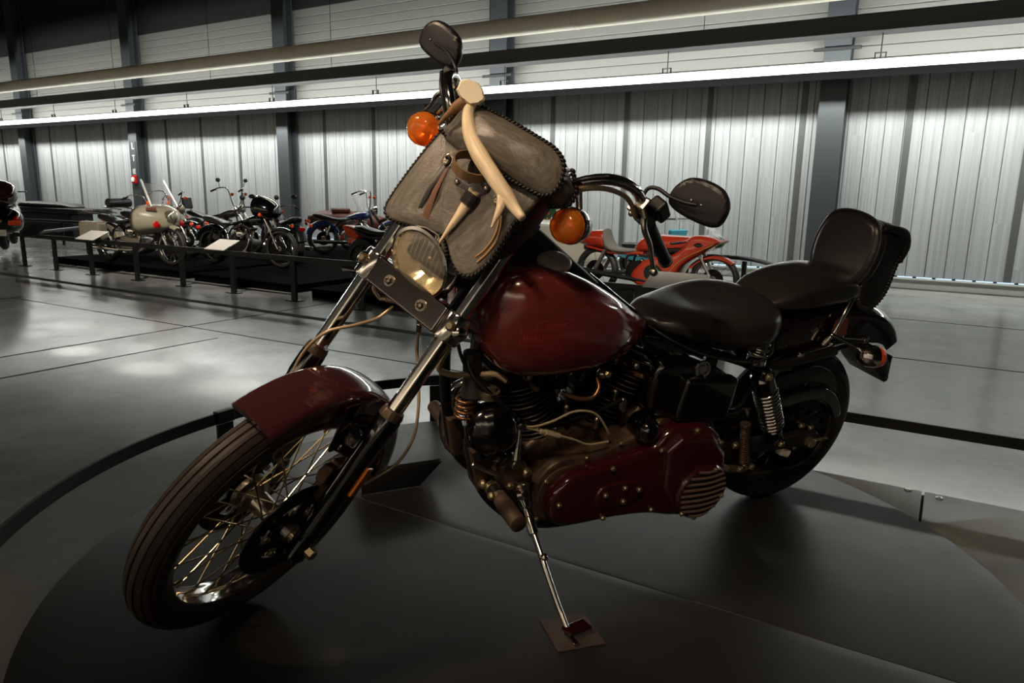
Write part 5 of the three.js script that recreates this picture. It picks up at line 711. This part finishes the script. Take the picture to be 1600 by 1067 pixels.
{ // red racer
  const t = thing('motorcycle', 'red racing motorcycle with full fairing and humped tail on the right', 'motorcycle', [-3.38, 0.06, -9.25], R(-4)), P = (n, g, m) => obj(n, g, m, t);
  wheel('front_wheel', t, 0.77, 0.325, 0.09, M.dullChrome); wheel('rear_wheel', t, -0.77, 0.33, 0.11, M.dullChrome);
  for (const s of [-1, 1]) { P('fork_tube', rod([0.77, 0.325, s * 0.085], [0.52, 0.85, s * 0.085], 0.02), M.dullChrome); P('shock_absorber', rod([-0.74, 0.36, s * 0.14], [-0.6, 0.68, s * 0.14], 0.028), M.dullChrome); P('swingarm', rod([-0.77, 0.33, s * 0.1], [-0.22, 0.36, s * 0.1], 0.022), M.satin); P('clip_on', [rod([0.5, 0.86, s * 0.08], [0.4, 0.84, s * 0.32], 0.012), rod([0.42, 0.845, s * 0.26], [0.36, 0.835, s * 0.4], 0.018)], M.satin); }
  P('front_fender', guard(Array.from({ length: 12 }, (_, i) => { const a = R(50) + i / 11 * R(100); return [0.77 + 0.36 * Math.cos(a), 0.325 + 0.36 * Math.sin(a), Math.cos(a), Math.sin(a)]; }), 0.06, 0.03), M.red);
  const f = P('fairing', [prof([[0.62, 0.95], [0.86, 0.88], [0.72, 0.76], [0.42, 0.52], [0.25, 0.22], [-0.12, 0.2], [-0.22, 0.32], [-0.12, 0.5], [0.02, 0.6], [0.3, 0.68], [0.42, 0.78], [0.5, 0.92]], -0.21, 0.21, 0.05, 70)], M.red);
  for (const s of [1]) obj('roundel', lathe([[0, 0.004], [0.118, 0.004], [0.12, 0], [0, 0]], [0.08, 0.4, s * 0.209], [0, 0, s], 32), M.roundel, f); obj('pinstripe', tube([[0.8, 0.84, 0.211], [0.4, 0.58, 0.213], [0.22, 0.3, 0.212]], 0.006, 24, 5), M.goldLine, f);
  obj('screen', loft([[V(0.82, 0.92, -0.13), V(0.82, 0.92, 0.13), V(0.816, 0.92, 0.13), V(0.816, 0.92, -0.13)], [V(0.56, 1.16, -0.15), V(0.56, 1.16, 0.15), V(0.556, 1.16, 0.15), V(0.556, 1.16, -0.15)]]), M.screen, f); obj('screen_edge', tube([[0.56, 1.16, -0.15], [0.545, 1.165, 0], [0.56, 1.16, 0.15]], 0.008, 12, 6), M.white, f);
  P('fuel_tank', body([[-0.24, 0.74, 0.66, 0.06], [-0.15, 0.86, 0.66, 0.13], [0.0, 0.93, 0.66, 0.16], [0.25, 0.93, 0.68, 0.16], [0.46, 0.92, 0.72, 0.12], [0.52, 0.86, 0.78, 0.05]].map(([x, yt, yb, w]) => ({ x, yt, yb, w, e: 2.8 })), 32, 24), M.red);
  P('tail', body([[-0.62, 0.8, 0.68, 0.1], [-0.66, 0.95, 0.68, 0.15], [-0.85, 0.95, 0.7, 0.14], [-1.1, 0.9, 0.76, 0.09], [-1.28, 0.87, 0.82, 0.03]].map(([x, yt, yb, w]) => ({ x, yt, yb, w, e: 2.6 })), 28, 20), M.red);
  P('seat', [body([[-0.2, 0.72, 0.66, 0.1], [-0.35, 0.7, 0.64, 0.14], [-0.52, 0.72, 0.65, 0.15], [-0.6, 0.82, 0.67, 0.15], [-0.64, 0.97, 0.68, 0.14], [-0.67, 0.97, 0.7, 0.12]].map(([x, yt, yb, w]) => ({ x, yt, yb, w, e: 2.6 })), 28, 20)], M.greySeat);
  P('seat_base', [prof([[-0.1, 0.68], [-0.6, 0.66], [-0.9, 0.72], [-0.9, 0.69], [-0.55, 0.61], [-0.1, 0.63]], -0.1, 0.1, 0.012)], M.red); P('frame', [tube([[0.48, 0.82, 0.05], [0.1, 0.62, 0.12], [-0.3, 0.6, 0.13], [-0.24, 0.3, 0.13], [0.2, 0.25, 0.12], [0.46, 0.78, 0.05]], 0.016, 40, 8), tube([[0.48, 0.82, -0.05], [0.1, 0.62, -0.12], [-0.3, 0.6, -0.13], [-0.24, 0.3, -0.13], [0.2, 0.25, -0.12], [0.46, 0.78, -0.05]], 0.016, 40, 8)], M.satin);
  P('engine', [prof([[0.2, 0.28], [0.25, 0.5], [0.0, 0.56], [-0.28, 0.5], [-0.3, 0.28], [0, 0.22]], -0.15, 0.15, 0.03, 30), bx(0.24, 0.22, 0.22, 0.12, 0.62, 0, 0, 0, -0.3, 0.03)], M.engine); P('exhaust', [rod([0.1, 0.26, 0.18], [-0.9, 0.36, 0.2], 0.03, 0.045, 16)], M.satin); P('knee_cutout', [bx(0.5, 0.07, 0.04, 0.42, 0.74, 0.16, 0, 0, 0.1, 0.015), ell(0.62, 0.82, 0.17, 0.09, 0.05, 0.05)], M.gloss); P('nose_plate', ell(0.77, 0.86, 0, 0.09, 0.08, 0.12), M.green); t.children.forEach(c => { if (c.isMesh) c.traverse(q => q.geometry.scale(1.1, 0.93, 1)); else c.position.x *= 1.1; }); P('gearing', [ell(-0.1, 0.52, 0.15, 0.03), ell(-0.16, 0.58, 0.15, 0.02), ell(-0.05, 0.6, 0.15, 0.02)], M.chrome);
}
{ // ivory shell behind the racer
  const t = thing('trailer', 'rounded ivory trailer body behind the tail of the red racing motorcycle', 'trailer', [-5.95, 0, -10.6], R(15));
  obj('body', body([[-1.1, 0.7, 0.5, 0.15], [-0.9, 0.92, 0.28, 0.42], [-0.3, 1.0, 0.22, 0.48], [0.4, 0.98, 0.22, 0.46], [0.9, 0.82, 0.3, 0.36], [1.15, 0.6, 0.42, 0.12]].map(([x, yt, yb, w]) => ({ x, yt, yb, w, e: 3 })), 36, 28), M.ivory, t); obj('lid_seam', tube([[-1.0, 0.72, 0.4], [0, 0.76, 0.485], [1.0, 0.62, 0.3]], 0.008, 20, 6), M.grey, t); obj('handle', [rod([0.75, 0.86, 0.36], [0.85, 0.86, 0.36], 0.015), ell(0.8, 0.9, 0.36, 0.03)], M.grey, t); obj('tail_lamp', bx(0.16, 0.12, 0.08, 0.95, 0.62, 0.34, 0, 0.5, 0, 0.03), M.maroonDark, t);
  const w = wheel('wheel', t, -0.1, 0.28, 0.12, M.satin); w.position.z = 0.5; const w2 = wheel('wheel', t, -0.1, 0.28, 0.12, M.satin); w2.position.z = -0.5;
  const s = thing('poster_sign', 'small orange lettered green poster on a stand above the ivory trailer', 'sign', [-6.3, 0, -11.5], R(12));
  obj('board', bx(0.44, 0.35, 0.02, 0, 1.0, 0, 0, 0, 0, 0.004), M.green, s); const q = new THREE.PlaneGeometry(0.42, 0.335); q.translate(0, 1.0, 0.0112); obj('print', q, std({ map: canvasTex(192, 154, (g, w, h) => { g.fillStyle = '#0d5a33'; g.fillRect(0, 0, w, h); g.fillStyle = '#e2572c'; g.fillRect(12, 8, 130, 44); g.fillStyle = '#f05a22'; g.strokeStyle = '#f3d9a0'; g.textAlign = 'center'; g.font = 'bold 42px serif'; g.lineWidth = 3; g.strokeText('Corelot', 96, 110, 176); g.fillText('Corelot', 96, 110, 176); g.fillStyle = '#d8c24a'; g.fillRect(0, 134, w, 9); }), roughness: 0.6 }), s); obj('post', [rod([-0.2, 0, -0.02], [-0.2, 1.15, -0.02], 0.012), rod([0.2, 0, -0.02], [0.2, 1.15, -0.02], 0.012), bx(0.7, 0.012, 0.25, 0, 0.006, 0)], M.satin, s);
  const c = thing('scooter', 'pale scooter with turquoise legshield and clear screen behind the red racing motorcycle', 'scooter', [-4.3, 0, -11.9], R(-20));
  wheel('front_wheel', c, 0.6, 0.25, 0.09, M.dullChrome); wheel('rear_wheel', c, -0.6, 0.25, 0.09, M.dullChrome); obj('body', body([[-0.9, 0.46, 0.4, 0.08], [-0.6, 0.52, 0.3, 0.2], [-0.1, 0.48, 0.28, 0.18], [0.2, 0.4, 0.25, 0.16], [0.5, 0.36, 0.28, 0.08]].map(([x, yt, yb, w]) => ({ x, yt, yb, w })), 26, 20), M.cyan, c); obj('legshield', prof([[0.32, 0.32], [0.46, 0.86], [0.4, 0.88], [0.26, 0.34]], -0.22, 0.22, 0.02), M.cyan, c); obj('handlebar', [rod([0.42, 1.05, -0.36], [0.42, 1.05, 0.36], 0.014), rod([0.36, 1.05, 0.3], [0.34, 1.05, 0.42], 0.02)], M.satin, c); obj('seat', bx(0.55, 0.1, 0.26, -0.45, 0.55, 0, 0, 0, 0, 0.04), M.seat, c);
  obj('screen', loft([[V(0.55, 1.0, -0.2), V(0.55, 1.0, 0.2), V(0.544, 1.0, 0.2), V(0.544, 1.0, -0.2)], [V(0.38, 1.5, -0.16), V(0.38, 1.5, 0.16), V(0.374, 1.5, 0.16), V(0.374, 1.5, -0.16)]]), M.screen, c); obj('screen_edge', tube([[0.55, 1.0, 0.2], [0.46, 1.26, 0.19], [0.38, 1.5, 0.16]], 0.012, 14, 6), M.white, c);
}
{ // black and red three-wheeler cut by the left edge
  const t = thing('motorcycle', 'black and red touring motorcycle with orange lamps cut off by the left edge', 'motorcycle', [-17.15, PB, -7.65], R(150));
  wheel('front_wheel', t, 0.85, 0.32, 0.13, M.chrome); wheel('rear_wheel', t, -0.8, 0.32, 0.14, M.chrome);
  obj('body', body([[-1.2, 0.7, 0.4, 0.2], [-1.0, 0.85, 0.32, 0.38], [-0.5, 0.85, 0.3, 0.36], [0.1, 0.86, 0.35, 0.25], [0.6, 0.9, 0.5, 0.22], [0.8, 0.8, 0.6, 0.1]].map(([x, yt, yb, w]) => ({ x, yt, yb, w })), 30, 26), M.gloss, t); obj('top_case', body([[-1.35, 1.05, 0.95, 0.2], [-1.2, 1.3, 0.86, 0.32], [-0.85, 1.38, 0.86, 0.33], [-0.6, 1.2, 0.9, 0.22]].map(([x, yt, yb, w]) => ({ x, yt, yb, w })), 28, 20), M.gloss, t); obj('seat', bx(0.8, 0.14, 0.36, -0.2, 0.9, 0, 0, 0, 0, 0.05), M.seat, t);
  obj('red_panel', body([[-1.36, 1.1, 1.02, 0.12], [-1.3, 1.28, 0.98, 0.3], [-1.1, 1.36, 1.0, 0.33]].map(([x, yt, yb, w]) => ({ x, yt, yb, w: w + 0.004 })), 28, 14), M.maroonCover, t); for (const s of [-1, 1]) { obj('tail_lamp', bx(0.06, 0.1, 0.22, -1.2, 0.55, s * 0.25, 0, s * 0.3, 0, 0.02), M.orangeLens, t); obj('side_light', lathe([[0.06, 0], [0.06, 0.02], [0, 0.04]], [-1.15, 0.62, s * 0.28], [-1, 0, s * 0.5], 20), M.redLens, t); obj('fork_tube', rod([0.85, 0.32, s * 0.1], [0.55, 0.95, s * 0.1], 0.024), M.chrome, t); } obj('plate', bx(0.01, 0.12, 0.2, -1.24, 0.36, 0, 0, 0, 0, 0.003), M.white, t); obj('trim_rail', tube([[-1.3, 0.92, 0.3], [-1.38, 1.0, 0], [-1.3, 0.92, -0.3]], 0.012, 20, 8), M.chrome, t); obj('handlebar', rod([0.4, 1.15, -0.38], [0.4, 1.15, 0.38], 0.014), M.chrome, t); obj('screen', bx(0.006, 0.4, 0.5, 0.6, 1.2, 0, 0, 0, 0.3, 0.002), M.screen, t);
}
// rails and white caption desks in front of the stages
function bgRail(label, x0, x1, z, posts, end) {
  const b = thing('barrier', label, 'barrier', [0, 0, 0]); obj('rail', bx(x1 - x0, 0.07, 0.03, (x0 + x1) / 2, 0.55, z, 0, 0, 0, 0.005), M.rail, b);
  for (const x of posts) obj('post', [bx(0.09, 0.54, 0.04, x, 0.27, z, 0, 0, 0, 0.006), bx(0.22, 0.012, 0.12, x, 0.006, z, 0, 0, 0, 0.003)], M.rail, b); return b;
}
{
  const b = bgRail('long low black barrier rail in front of the row of motorcycles at left', -14.4, -5.0, -6.5, [-14.1, -13.05, -11.95, -10.7, -9.57, -8.44, -7.24, -6.06, -5.1]);
  const r = bgRail('short black barrier rail in front of the red racing motorcycle', -3.9, -1.6, -6.55, [-3.7, -2.62, -1.7]);
  obj('side_rail', tube([[-3.2, 0.58, -10.4], [-2.5, 0.58, -10.4], [-1.75, 0.57, -9.2], [-1.55, 0.55, -6.6]].map(p => [p[0] + 0.0, p[1], p[2]]), 0.03, 30, 8), M.rail, r); obj('post', [bx(0.06, 0.54, 0.06, -2.46, 0.27, -10.4, 0, 0, 0, 0.006)], M.rail, r);
  const f = thing('barrier', 'black barrier rail running back beside the far left stage', 'barrier', [0, 0, 0]); for (const [a, c] of [[[-14.45, -6.9], [-16.6, -9.6]], [[-16.6, -9.6], [-20.5, -9.2]]]) obj('rail', rod([a[0], 0.56, a[1]], [c[0], 0.56, c[1]], 0.035, 0.035, 8), M.rail, f); for (const [x, z] of [[-14.85, -7.4], [-15.7, -8.5], [-16.6, -9.6], [-18.4, -9.4]]) obj('post', bx(0.08, 0.54, 0.04, x, 0.27, z, 0, 0, 0, 0.006), M.rail, f);
  const tb = thing('bench', 'dark flat bench by the wall at far left behind the barrier', 'bench', [-22.3, 0, -11.2]); obj('top', bx(4.2, 0.14, 0.9, 0, 0.72, 0, 0, 0, 0, 0.03), M.satin, tb); obj('cushion', body([[-1.6, 0.84, 0.78, 0.2], [-1.0, 0.95, 0.78, 0.38], [0.8, 0.93, 0.78, 0.38], [1.3, 0.84, 0.78, 0.2]].map(([x, yt, yb, w]) => ({ x, yt, yb, w })), 20, 14), M.satin, tb); obj('base', bx(3.0, 0.64, 0.6, 0, 0.32, 0, 0, 0, 0, 0.03), M.satin, tb);
  for (const [x, z, w, l] of [[-11.75, -6.5, 0.5, 'white caption desk on the barrier before the cream touring motorcycle'], [-8.72, -6.62, 0.42, 'white caption desk on the barrier before the black fairing motorcycle'], [-2.16, -6.6, 0.56, 'white caption desk on the barrier before the red racing motorcycle']]) {
    const d = thing('caption_desk', l, 'sign', [x, 0.6, z + 0.06]); const s = obj('panel', bx(w, 0.012, 0.3, 0, 0.05, 0, 0.42, 0, 0, 0.003), M.captionWhite, d); obj('bracket', [bx(0.06, 0.05, 0.05, -w * 0.3, 0.015, -0.02), bx(0.06, 0.05, 0.05, w * 0.3, 0.015, -0.02), bx(w - 0.04, 0.012, 0.3, 0, 0.036, -0.0, 0.42, 0, 0, 0.003)], M.rail, d);
  }
  const dd = thing('caption_desk', 'dark caption desk leaning on the barrier at far left', 'sign', [-13.6, 0.6, -6.5]); obj('panel', bx(0.5, 0.012, 0.36, 0, 0.06, 0, 0.5, 0, 0, 0.003), M.satin, dd); obj('bracket', bx(0.06, 0.1, 0.05, 0, 0, -0.02), M.rail, dd);
  const pl = thing('plinth', 'pale grey plinth corner cut off by the left edge', 'plinth', [-10.75, 0, -4.2]); obj('block', bx(1.0, 0.16, 0.9, 0, 0.08, 0, 0, 0, 0, 0.01), M.curb, pl); obj('cap', bx(0.9, 0.1, 0.8, -0.03, 0.2, -0.03, 0, 0, 0, 0.01), M.curb, pl);
}
renderer.render(scene, camera);
